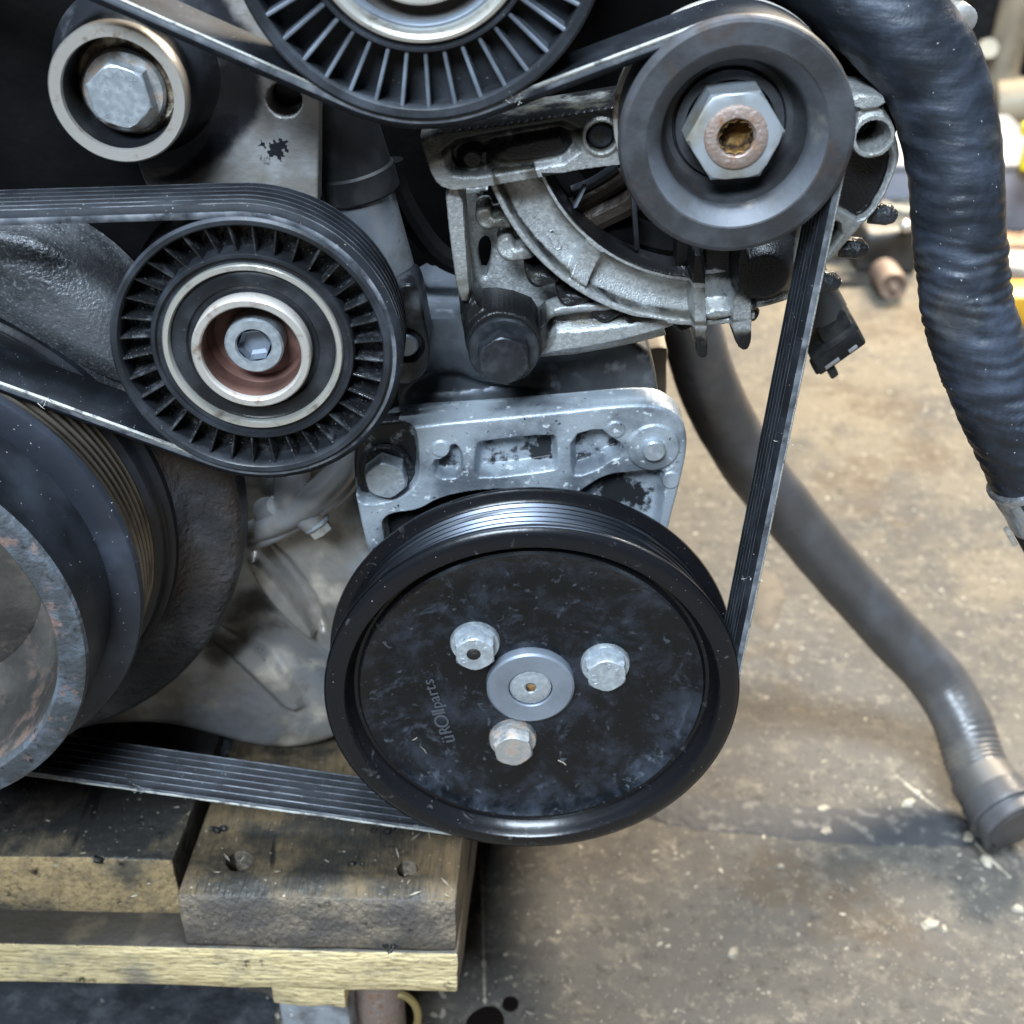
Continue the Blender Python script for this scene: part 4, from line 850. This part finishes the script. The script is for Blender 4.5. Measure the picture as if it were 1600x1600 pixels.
bolt(br, c.x, c.z-.0015, yk-.0035, yk+.0052, .0078, .0098, .0018, RAD(100), M['zinc'], [('KNIPPING', .0055, .0021, RAD(35), RAD(21)), ('8.8', .0055, .0022, RAD(175), RAD(18))], fm=M['oil_cast'])

# ---------------------------------------------------------------- alternator
yl = .402
al = thing('alternator', 'oily cast aluminium alternator housing with curved channel behind the small pulley', 'alternator', (AL[0], .45, AL[1]-.07))
lo_, hi_ = (P(655, 200, yl).x-.002, P(800, 612, yl).z), (P(1425, 200, yl).x, P(1000, 90, yl).z)
r_ = Relief((lo_, hi_), yl, .00033); r_.h[:] = -.0060
bar = r_.poly([(655, 200), (780, 185), (910, 165), (1000, 150), (1000, 246), (912, 256), (866, 265), (798, 277), (732, 288), (694, 288), (676, 270), (664, 235)], 1)
ringa = r_.ring(AL, .0562, .0738)
ringa = np.minimum(ringa, r_.poly([(740, 262), (1120, 200), (1180, 300), (1180, 520), (1080, 560), (760, 560)], 0))
post = r_.poly([(694, 284), (724, 282), (732, 400), (740, 480), (790, 478), (846, 500), (846, 570), (800, 592), (745, 580), (722, 520), (712, 440), (702, 370)], 1)
web = r_.poly([(836, 568), (834, 520), (862, 492), (930, 486), (990, 492), (1062, 508), (1064, 520), (988, 540), (930, 553), (870, 562)], 1)
fin1 = r_.poly([(1078, 390), (1098, 390), (1102, 500), (1105, 540), (1102, 552), (1090, 553), (1085, 540), (1082, 500)], 1)
fin2 = r_.poly([(1150, 380), (1168, 380), (1172, 500), (1172, 526), (1166, 540), (1154, 540), (1144, 522), (1140, 500)], 1)
shelf = r_.poly([(1060, 380), (1260, 360), (1240, 462), (1223, 468), (1168, 482), (1140, 492), (1100, 500), (1060, 512)], 0)
right = r_.poly([(1270, 138), (1335, 138), (1380, 144), (1386, 172), (1402, 200), (1414, 245), (1412, 266), (1385, 330), (1345, 372), (1300, 424), (1240, 470), (1225, 420), (1290, 330)], 1)
for q in (bar, ringa, post, web, fin1, fin2, shelf, right): r_.add(q)
dg_ = lambda sd, a, w: r_.__setattr__('g', np.maximum(r_.g, a*sstep(sd, -w, w)))
r_.raise_(np.minimum(r_.ring(AL, .0716, .0738), ringa+.0006), 0, .0007); r_.raise_(np.minimum(r_.ring(AL, .0562, .0582), ringa+.0006), -.0002, .0007)
r_.raise_(r_.poly([(917, 372), (946, 388), (914, 456), (886, 444)], 0), -.0004, .0008)
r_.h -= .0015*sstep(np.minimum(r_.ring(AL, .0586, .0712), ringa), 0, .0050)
chn = np.minimum(r_.ring(AL, .0582, .0716), ringa); r_.g = np.maximum(r_.g, .62*(sstep(chn, -.0006, .0004)*(1-sstep(chn, .0004, .0024))))  # dirt bands that also paint in wall shade the frontal light lacks
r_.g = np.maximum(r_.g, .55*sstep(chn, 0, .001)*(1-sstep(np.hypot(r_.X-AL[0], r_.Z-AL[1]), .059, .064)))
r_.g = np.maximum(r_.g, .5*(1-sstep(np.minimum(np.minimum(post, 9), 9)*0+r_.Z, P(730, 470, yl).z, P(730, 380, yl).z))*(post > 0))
r_.raise_(bar, .006, .0009)
r_.sink(r_.poly([(690, 215), (790, 196), (905, 176), (905, 242), (800, 258), (735, 268), (700, 262)], 1), -.0005, .003, .80)
r_.g = np.maximum(r_.g, .7*sstep(r_.poly([(640, 190), (1010, 130), (1010, 205), (905, 205), (780, 225), (690, 235), (655, 262)], 1), -.004, .002))
r_.raise_(r_.poly([(772, 222), (870, 200), (886, 214), (882, 236), (780, 252)], 2), .0045, .004)
c = P(738, 242, yl); r_.raise_(r_.disc((c.x, c.z), .0030), .004, .002); r_.raise_(r_.poly([(753, 230), (761, 230), (763, 262), (756, 263)], 0), .0035, .0008)
r_.raise_(r_.poly([(694, 290), (723, 290), (730, 400), (736, 470), (716, 470), (702, 370)], 1), .001, .001)
mc = P(787, 545, .397); MB_ = (mc.x, mc.z)
r_.raise_(r_.poly([(722, 480), (752, 458), (795, 452), (838, 480), (860, 515), (846, 560), (745, 575), (726, 530)], 2), .001, .004, .95)
r_.raise_(r_.disc(MB_, .0128), .0035, .0012, 1.0)
r_.sink(r_.poly([(850, 500), (985, 495), (1060, 506), (985, 520), (900, 530), (850, 530)], 2), .009, .003, .8)
for q in (fin1, fin2): r_.raise_(q, .004, .0006)
r_.raise_(r_.poly([(1100, 484), (1142, 480), (1148, 492), (1104, 502)], 1), .001, .001); r_.raise_(r_.poly([(1168, 472), (1225, 458), (1240, 470), (1170, 486)], 1), .001, .001)
c = P(1192, 425, yl); r_.raise_(r_.disc((c.x, c.z), .009), .004, .006, .9)
r_.sink(r_.poly([(1102, 380), (1150, 380), (1150, 470), (1104, 478)], 1), .0075, .0012)
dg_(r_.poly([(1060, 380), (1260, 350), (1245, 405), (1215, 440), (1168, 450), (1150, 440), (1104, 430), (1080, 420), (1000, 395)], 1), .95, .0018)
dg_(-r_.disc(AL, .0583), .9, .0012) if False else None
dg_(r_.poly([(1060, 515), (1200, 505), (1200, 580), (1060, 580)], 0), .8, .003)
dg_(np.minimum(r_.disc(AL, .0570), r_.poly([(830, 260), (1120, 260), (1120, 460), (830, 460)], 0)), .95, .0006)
r_.sink(r_.poly([(1280, 250), (1330, 240), (1396, 232), (1408, 262), (1378, 330), (1352, 358), (1330, 345), (1300, 330)], 1), .009, .0016, 1.0)
r_.sink(r_.poly([(1290, 345), (1330, 365), (1300, 410), (1270, 440), (1240, 440)], 1), .012, .0012, 1.0)
c = P(1361, 210, yl); EC = (c.x, c.z)
r_.raise_(r_.poly([(1338, 160), (1376, 160), (1386, 196), (1334, 205)], 1), .0022, .0008); r_.raise_(r_.disc(EC, .0068), .003, .0008); r_.raise_(r_.poly([(1326, 144), (1376, 142), (1382, 160), (1330, 168)], 1), .004, .0008)
r_.sink(r_.disc(EC, .0050), .016, .0006, 1)
sc_ = P(937, 205, yl); r_.raise_(r_.disc((sc_.x, sc_.z), .0056), .0072, .0008, .3); r_.sink(r_.disc((sc_.x, sc_.z), .0046), -.001, .0006, .9)
g, gr = r_.geo(.016, .0008); part('front_housing', g, M['alt_cast'], al, 50, grime_shade=gr)
s0 = part('screw', lathe(sc_.x, sc_.z, [(0, yl-.0045), (.0030, yl-.0045), (.0038, yl-.0040), (.0040, yl-.001)], 28), M['black_bolt'], al)
part('cross_slot', merge(bm_geo(box((sc_.x, yl-.0046, sc_.z), (.0042, 0, .0008), (0, .0004, 0), (-.0002, 0, .0010))), bm_geo(box((sc_.x, yl-.00462, sc_.z), (-.0008, 0, .0042), (0, .0004, 0), (.0010, 0, .0002)))), M['wood_hole'], s0)
bolt(al, mc.x, mc.z-.001, .3895, .3985, .0092, .0118, .0020, RAD(96), M['black_bolt'], [('VERBUS', .0062, .0026, RAD(35), RAD(24)), ('10', .0062, .0024, RAD(165), RAD(20))])
# hooked cooling vanes outside the curved channel
HK = [[(450, 760), (470, 712), (530, 695), (565, 712), (575, 770), (640, 748), (700, 780), (720, 840), (610, 832), (540, 856), (480, 830)],
      [(600, 960), (640, 905), (695, 895), (722, 945), (740, 985), (790, 950), (870, 1005), (860, 1045), (780, 1062), (690, 1072), (620, 1030)],
      [(785, 1090), (830, 1108), (865, 1150), (940, 1140), (1040, 1195), (1020, 1220), (960, 1232), (885, 1258), (815, 1210)],
      [(1005, 1232), (1060, 1250), (1085, 1290), (1150, 1285), (1260, 1315), (1250, 1340), (1170, 1372), (1090, 1392), (1030, 1345)],
      [(1235, 1356), (1300, 1365), (1330, 1395), (1400, 1385), (1480, 1420), (1440, 1450), (1360, 1500), (1275, 1462)],
      [(1480, 1432), (1560, 1432), (1700, 1448), (1720, 1470), (1640, 1500), (1560, 1530), (1500, 1490)],
      [(1800, 1456), (1900, 1462), (2010, 1470), (1960, 1540), (1880, 1570), (1820, 1510)]]
for k, hk in enumerate(HK):
    pts = crop(640, 170, .225, hk); q = Relief(bounds(XZ(pts, .4075)), .4075, .00045); q.add(q.poly(pts, 2)); q.h[:] = 0
    c = np.mean(np.array(pts)[:3], 0); c = P(c[0]+4, c[1]+6, .4075); q.h -= .0012*sstep(q.disc((c.x, c.z), .0035), -.002, .002); q.g[:] = .55 if k < 2 else .86
    g, gr = q.geo(.014, .0014); part('cooling_vane', g, M['alt_cast'], al, 50, grime_shade=gr)
bp_ = [(700, 292), (775, 292), (800, 390), (870, 455), (960, 495), (1060, 520), (985, 540), (870, 560), (740, 560), (712, 440)]
r_ = Relief(bounds(XZ(bp_, .4235)), .4235, .0012); r_.add(r_.poly(bp_, 1)); r_.h[:] = 0
r_.cut(r_.poly([(745, 300), (790, 300), (800, 340), (768, 345)], 1)); r_.cut(r_.poly([(744, 385), (758, 365), (770, 380), (764, 430), (752, 440)], 2))
g, gr = r_.geo(.01, .001); part('rear_flange', g, M['alt_cast'], al, 50, grime_shade=gr)
part('body_shell', lathe(*AL, [(.0, .4300), (.050, .4300), (.0565, .4240), (.0640, .4240), (.0650, .4300), (.0640, .4700), (.0600, .4760), (0, .4760)], 96), M['black'], al)
for k, (pts, rr, mm) in enumerate(((((885, 330), (915, 312), (955, 290), (985, 268)), .0032, 'dark_winding'), (((900, 355), (940, 335), (975, 318), (1000, 300)), .0048, 'dark_winding'), (((895, 300), (930, 285), (965, 262)), .0022, 'dark_skirt'))):
    part('winding', tube([tuple(v) for v in smooth_path([P(a, b, .4235) for a, b in pts], 14)], rr, 10), M[mm], al)
part('contact_strip', box(P(906, 306, .412), P(914, 290, .412)-P(899, 322, .412), (0, .004, 0), (.0012, 0, .0004), .0002), M['hub_steel'], al)
part('contact_strip', box(P(992, 345, .414), P(990, 305, .414)-P(996, 392, .414), (0, .004, 0), (.0016, 0, .0001), .0002), M['black_bolt'], al)
def pyt(pts): return [P(a, b, yl+.0066) for a, b in crop(640, 170, .225, pts)]
part('casting_mark', merge(tube(pyt([(975, 850), (1000, 838), (1052, 950), (1045, 972), (1020, 975), (1000, 960), (958, 880)]), .00028, 6), tube(pyt([(945, 985), (960, 982)]), .0006, 8)), M['alt_cast'], al, None)
for px, py in ((1388, 335), (1342, 388), (1300, 440), (1172, 488)):
    c = P(px, py, .416); part('rear_nub', tube([c+Vector((-.006, .002, 0)), c, c+Vector((.0022, 0, -.001))], [.0036, .0036, .0022], 12), M['oil_cast'], al)

# ---------------------------------------------------------------- hoses
def hose(name, rows, m, n, seg, wob):
    q = smooth_path([(*(P(a, b, y) if isinstance(y, float) else y), w) for a, b, y, w in rows], n)
    rad = [w*.5*depth_at(p[:3])/FPX for *p, w in [(x, y, z, w) for x, y, z, w in q]]
    return q, rad
rows = [(860, -420, .47, 165), (960, -340, .44, 165), (1060, -260, .43, 165), (1170, -150, .425, 165), (1290, -55, .418, 168), (1384, 24, .41, 168), (1450, 106, .405, 160), (1480, 190, .40, 150), (1494, 285, .395, 144), (1501, 400, .39, 140), (1516, 500, .385, 138), (1556, 605, .38, 140), (1610, 722, .375, 140), (1634, 768, .373, 140)]
q, rad = hose('h', rows, None, 420, 40, None)
def wr(p, i, a):
    t = i/419; k = float(sstep(np.array(t), .60, .74)*(1-sstep(np.array(t), .90, .97)))
    n1 = mnoise.noise(Vector((p.x*55, p.y*55, p.z*260))); n2 = mnoise.noise(Vector((p.x*50+9, p.y*50, p.z*420)))
    w = math.sin(p.z*1500+5.5*mnoise.noise(p*70)+2.2*math.sin(a+i*.01))
    return .00042*n1+k*(.00050*n2+.00038*w*(.6+mnoise.noise(p*130)))+.0003*mnoise.noise(p*45)+.00006*(1-k)*w*(.4+mnoise.noise(p*100))
uh = thing('radiator_hose', 'thick black wrinkled radiator hose curving down the right side, nearest the camera', 'hose', tuple(q[300][:3]))
part('hose_body', tube([tuple(v[:3]) for v in q], rad, 48, True, wr), M['hose'], uh, 80)
def seg_pts(a, b, y0, y1, n): return [tuple(v) for v in smooth_path([P(*a, y0), (P(*a, y0)+P(*b, y1))/2, P(*b, y1)], n)]
sp = seg_pts((1607, 736), (1648, 812), .3745, .372, 24)
part('metal_sleeve', tube(sp, [.0139+.0010*math.sin(math.pi*min(1, i/5))-.0004*(i > 18)*(i-18)*.2 for i in range(24)], 40, True, lambda p, i, a: .0005*mnoise.noise(p*150)), M['foil'], uh, 60)
sp = seg_pts((1640, 800), (1690, 900), .372, .369, 10)
part('rubber_end', tube(sp, [.0128, .0135, .0134, .0133, .0132, .0131, .013, .0129, .0128, .0125], 32), M['matte_black'], uh, 50)
c0 = P(1579, 838, .368); part('hose_clip', box(c0, (.004, 0, -.006), (0, .003, 0), (.0014, 0, .001), .0004), M['race'], uh)

e0 = G(1575, 1318, .0175)
rows = [(a, b, P(a, b, y), w*.9) for a, b, y, w in ((1062, 440, .60, 106), (1084, 530, .60, 106), (1114, 620, .60, 106), (1166, 715, .605, 103), (1232, 800, .61, 99), (1305, 888, .612, 97), (1388, 980, .61, 97), (1462, 1058, .60, 98), (1500, 1120, .583, 100), (1520, 1180, .5645, 102), (1537, 1222, .549, 104))]
q, rad = hose('h', rows, None, 260, 32, None)
lh = thing('lower_hose', 'slimmer dusty grey hose slanting down to the concrete behind the vertical belt', 'hose', tuple(q[200][:3]))
part('hose_body', tube([tuple(v[:3]) for v in q], rad, 36, True, lambda p, i, a: (.00035*(sstep(np.array(i/259), .80, .9))+.00003)*math.sin(i*1.3)+.0004*mnoise.noise(p*60)), M['hose_grey'], lh, 80)
R0 = rad[-1]; pe = Vector(q[-1][:3]); de = ((Vector(q[-1][:3])-Vector(q[-12][:3])).normalized()+Vector((.16, 0, .14))).normalized()
part('clamp_band', tube([pe-de*.004, pe-de*.0038, pe+de*.010, pe+de*.0102], [R0*1.0, R0*1.06, R0*1.09, R0*1.02], 40), M['clamp'], lh)
part('clamp_screw', cyl(pe+de*.012+Vector((.002, -R0*1.0, R0*.35)), pe+de*.012+Vector((.009, -R0*1.0, R0*.45)), .0028, None, 14, .0005), M['zinc'], lh)
part('coupling', tube([pe+de*.009, pe+de*.0092, pe+de*.020, pe+de*.0205, pe+de*.023, pe+de*.0235, pe+de*.031, pe+de*.032, pe+de*.0325, pe+de*.026], [R0*1.06, R0*1.15, R0*1.17, R0*1.27, R0*1.27, R0*1.15, R0*1.17, R0*1.12, R0*.92, R0*.88], 40), M['hose_grey'], lh, 40)

# ---------------------------------------------------------------- hanging connector
cnn = thing('electrical_connector', 'black plastic plug with bright contacts hanging right of the vertical belt', 'connector', P(1300, 520, .46))
ux = (P(1345, 508, .455)-P(1272, 560, .455)).normalized()*-1       # along the open mouth
dn = (P(1300, 566, .455)-P(1258, 490, .455)).normalized()          # down the plug
wdir = ux*-1
ln = lambda a, b: P(*crop(1180, 420, .1375, [(a, b)])[0], .455)
c_top = (ln(700, 560)+ln(900, 470))/2; c_bot = (ln(720, 1000)+ln(1240, 820))/2
part('boot', tube([c_top-dn*.018+Vector((0, .004, 0)), c_top-dn*.004, c_top], [.008, .0085, .0085], 20), plain('grey_boot', (.06, .06, .06), .5), cnn)
bw = (ln(1180, 720)-ln(660, 740)).length
part('plug_body', box((ln(680, 560)+ln(1120, 760))/2+dn*.0, wdir*bw*.74, (0, .016, 0), dn*.016, .0016, 2), M['connector'], cnn)
sh_c = (ln(640, 980)+ln(1230, 820))/2-dn*.004
sw = (ln(1240, 810)-ln(620, 970)).length
part('shroud', box(sh_c, wdir*sw, (0, .019, 0), dn*.0095, .0012, 2), M['connector'], cnn)
part('shroud_lip', box(sh_c+dn*.0005+Vector((0, -.0098, 0)), wdir*sw*.94, (0, .0016, 0), dn*.006, .0005), M['matte_black'], cnn)
for k_, l_ in ((-.20, .30), (.24, .18)):
    part('contact', box(sh_c+wdir*sw*k_+dn*.0022+Vector((0, -.0108, 0)), wdir*sw*l_, (0, .0012, 0), dn*.0013, .0003), M['neck'], cnn)
part('latch', box(ln(870, 400)+Vector((0, -.002, 0)), wdir*.003, (0, .005, 0), dn*.010, .0008), M['connector'], cnn)
for a_, b_ in ((840, 1090), (670, 1040)): part('latch_tooth', box(ln(a_, b_)+Vector((0, -.004, 0)), wdir*.0035, (0, .006, 0), dn*.005, .0008), M['connector'], cnn)
part('cable', tube([tuple(v) for v in smooth_path([c_top-dn*.016+Vector((0, .004, 0)), c_top-dn*.05+Vector((-.012, .02, .01)), (AL[0]+.02, .49, AL[1]-.02)], 16)], .005, 12), M['matte_black'], cnn)

# ---------------------------------------------------------------- cast housing behind the hose, top right
hz = thing('rear_housing', 'beige cast housing with round lug peeping out behind the thick hose', 'engine part', P(1450, -20, .47))
ol = [(1380, -80), (1500, -80), (1512, -10), (1510, 30), (1490, 60), (1440, 60), (1380, 20)]
r_ = Relief(bounds(XZ(ol, .455)), .455, .0009); r_.add(r_.poly(ol, 2)); r_.h[:] = 0
r_.raise_(r_.poly([(1430, -10), (1480, 10), (1500, 40), (1470, 50)], 2), .004, .004)
g, gr = r_.geo(.06, .003); part('housing_body', g, M['plate'], hz, 50, grime_shade=gr)
part('support_arm', cyl(P(1430, 0, .49), (AL[0], .49, AL[1]+.03), .014, .016, 20, .002), M['dark_plate'], hz)
part('lug', tube([P(1500, 28, .452)+Vector((0, y, 0)) for y in (-.0035, -.003, .012, .013)], [.0035, .0048, .0048, .003], 20), M['plate'], hz)

# ---------------------------------------------------------------- things lying on the workshop floor, far right
def G0(a, b): return G(a, b, 0)
def at_floor(px, py): v = G0(px, py); return v
def crate(name, label, cat, x0, x1, yb, h, dep, m, bev=.006, group=None, extra=None):
    a, b = G0(x0, yb), G0(x1, yb); w = (b-a).length; c = (a+b)/2
    t = thing(name, label, cat, (c.x, c.y+dep/2, 0), group)
    part('body', box(c+Vector((0, dep/2, h/2)), (w, 0, 0), (0, dep, 0), (0, 0, h), bev), m, t)
    return t, c, w
t, c, w = crate('black_cabinet', 'open black cabinet standing far back at the top right corner', 'cabinet', 1500, 1900, 128, .9, .5, M['matte_black'])
for k in range(2): part('shelf', box(c+Vector((0, -.002, .16+.3*k)), (w*.96, 0, 0), (0, .01, 0), (0, 0, .02), .003), plain('dark_shelf_edge', (.03, .03, .03)), t)
t, c, w = crate('grey_box', 'pale lilac grey storage box on the floor behind the thick hose', 'storage box', 1372, 1640, 362, .075, .2, plain('lilac_plastic', (.24, .24, .28), .5), .004)
part('lid', box(c+Vector((0, .1, .079)), (w*1.01, 0, 0), (0, .206, 0), (0, 0, .008), .003), plain('lilac_lid', (.27, .27, .30), .6), t)
t, c, w = crate('orange_bar', 'orange yellow painted steel bar on the concrete at the right edge', 'steel bar', 1568, 1900, 512, .034, .05, plain('orange_paint', (.75, .40, .03), .45), .006)
part('end_cap', box(c+Vector((-w/2-.001, .025, .017)), (.004, 0, 0), (0, .044, 0), (0, 0, .028), .002), M['matte_black'], t)
tb_ = G(1600, 266, .0835)
tg_ = thing('yellow_marker', 'small bright yellow plastic marker standing on the lilac grey box at the right edge', 'marker', tb_)
part('marker_body', rough_box(tb_+Vector((.004, 0, .022)), (.020, 0, 0), (0, .012, 0), (0, 0, .044), (3, 2, 6), .001, 40, .003, 3), plain('yellow_plastic', (.80, .66, .02), .45), tg_)
part('marker_head', rough_box(tb_+Vector((.004, 0, .047)), (.034, 0, 0), (0, .014, 0), (0, 0, .016), (3, 2, 3), .001, 40, .004, 4), plain('yellow_plastic_head', (.82, .68, .02), .45), tg_)
# beige bent pipe
def far_tube(name, label, cat, pts, r, m, group=None, seg=20):
    v = [tuple(x) for x in smooth_path(pts, 30)]
    t = thing(name, label, cat, v[0], group); part('pipe', tube(v, r, seg), m, t); return t
gp = G0(1556, 175); beige = plain('beige_plastic', (.33, .27, .19), .5)
t = far_tube('bent_pipe', 'beige bent plastic pipe standing against the black cabinet', 'pipe', [gp+Vector((.005, 0, .20)), gp+Vector((.0, 0, .12)), gp+Vector((-.005, -.01, .05)), gp+Vector((.03, -.02, .03)), gp+Vector((.12, -.02, .03))], .026, beige)
part('cap', tube([gp+Vector((-.045, -.03, .10)), gp+Vector((-.045, -.045, .105))], .014, 16), plain('cream_cap', (.75, .66, .5), .4), t)
gp = G0(1590, 225); far_tube('beige_bumper', 'cream coloured plastic panel lying on the floor behind the yellow marker', 'panel', [gp+Vector((-.02, .05, .04)), gp+Vector((.1, .02, .06)), gp+Vector((.3, 0, .08))], .035, plain('cream_plastic', (.42, .34, .23), .5))
gp = G0(1530, 250); far_tube('dark_hose', 'dark hose lying on the floor under the beige pipe', 'hose', [gp+Vector((-.10, .05, .02)), gp+Vector((.02, .0, .02)), gp+Vector((.25, -.12, .02))], .022, plain('dark_rubber', (.03, .028, .026), .6))
gp = G0(1560, 330); far_tube('brown_bar', 'brown rusty bar lying behind the lilac box', 'bar', [gp+Vector((-.2, .14, .02)), gp+Vector((.1, .13, .03)), gp+Vector((.4, .12, .03))], .018, plain('brown_rust', (.12, .085, .05), .7))
def disc_reel(name, label, px, py, r, m, m2):
    c = G0(px, py); t = thing(name, label, 'reel', c); cz = r
    part('roll', lathe(c.x, cz, [(0, c.y-.001), (r*.25, c.y-.002), (r*.3, c.y+.004), (r*.75, c.y+.004), (r*.8, c.y-.002), (r*.96, c.y-.002), (r, c.y+.003), (r, c.y+.04), (0, c.y+.04)], 40), m, t)
    part('core', lathe(c.x, cz, [(0, c.y-.006), (r*.2, c.y-.006), (r*.24, c.y)], 24), m2, t); return t
disc_reel('copper_roll', 'pinkish copper roll end lying on the concrete left of the thick hose', 1392, 468, .0155, plain('copper_pink', (.25, .175, .13), .6, .1), plain('pale_copper', (.36, .27, .2), .5, .2))
def lump(name, label, cat, px, py, sx, sy, sz, m, seed, n=(5, 4, 4), amp=.008):
    c = G0(px, py); o = part(name, rough_box(c+Vector((0, sy/2, sz/2)), (sx, 0, 0), (0, sy, 0), (0, 0, sz), n, amp, 28, .006, seed), m, None, 60); tag(rezero(o), label, cat); return o
lump('engine_scrap', 'dark oily scrap part on the floor between alternator and thick hose', 'scrap part', 1385, 430, .07, .06, .05, plain('dark_scrap', (.045, .042, .038), .5, .3), 1)
lump('engine_scrap', 'brown flat scrap part lying left of the dark oily one', 'scrap part', 1345, 405, .10, .06, .025, plain('brown_scrap', (.13, .10, .065), .6), 2)
lump('metal_scrap', 'small greenish grey scrap block behind the dark oily scrap part', 'scrap part', 1400, 385, .045, .05, .045, plain('grey_green_scrap', (.17, .16, .13), .6), 3)
lump('copper_block', 'copper coloured block at right edge under the lilac box', 'scrap part', 1578, 430, .06, .05, .036, plain('copper_brown', (.36, .20, .11), .6), 4)
lump('rusty_block', 'tan rusty block at the right edge beside the copper one', 'scrap part', 1625, 430, .05, .05, .034, plain('tan_rust', (.27, .19, .13), .6), 5)
lump('grey_motor', 'lumpy grey cast lump directly behind the orange bar', 'scrap part', 1600, 468, .09, .05, .034, plain('grey_lump', (.22, .22, .21), .6, .2), 6)
lump('oil_rag', 'crumpled dark strip lying flat on the concrete right of the alternator', 'rag', 1310, 448, .10, .03, .006, plain('dark_rag', (.05, .042, .035), .7), 7, (6, 3, 2), .006)
b0 = G0(1397, 430)+Vector((0, -.01, .06)); o = part('steel_ball', tube([b0+Vector((0, k, 0)) for k in (-.006, -.004, .0, .004, .006)], [.002, .005, .0065, .005, .002], 16), M['bright_ring'], None); tag(rezero(o), 'bright round metal ball stud on the dark scrap part', 'ball stud')
o = floor_blob('oil_spot', [(1165, 900), (1190, 890), (1222, 905), (1226, 950), (1205, 985), (1175, 980)], mat('brown_spot', (.045, .034, .024), .7, 0, [dict(col=(.09, .07, .05), scale=60, th=.5, soft=.12, detail=6)]), .0007, .004, 2, 3); tag(rezero(o), 'brown oil stain on the concrete right of the vertical belt', 'stain')
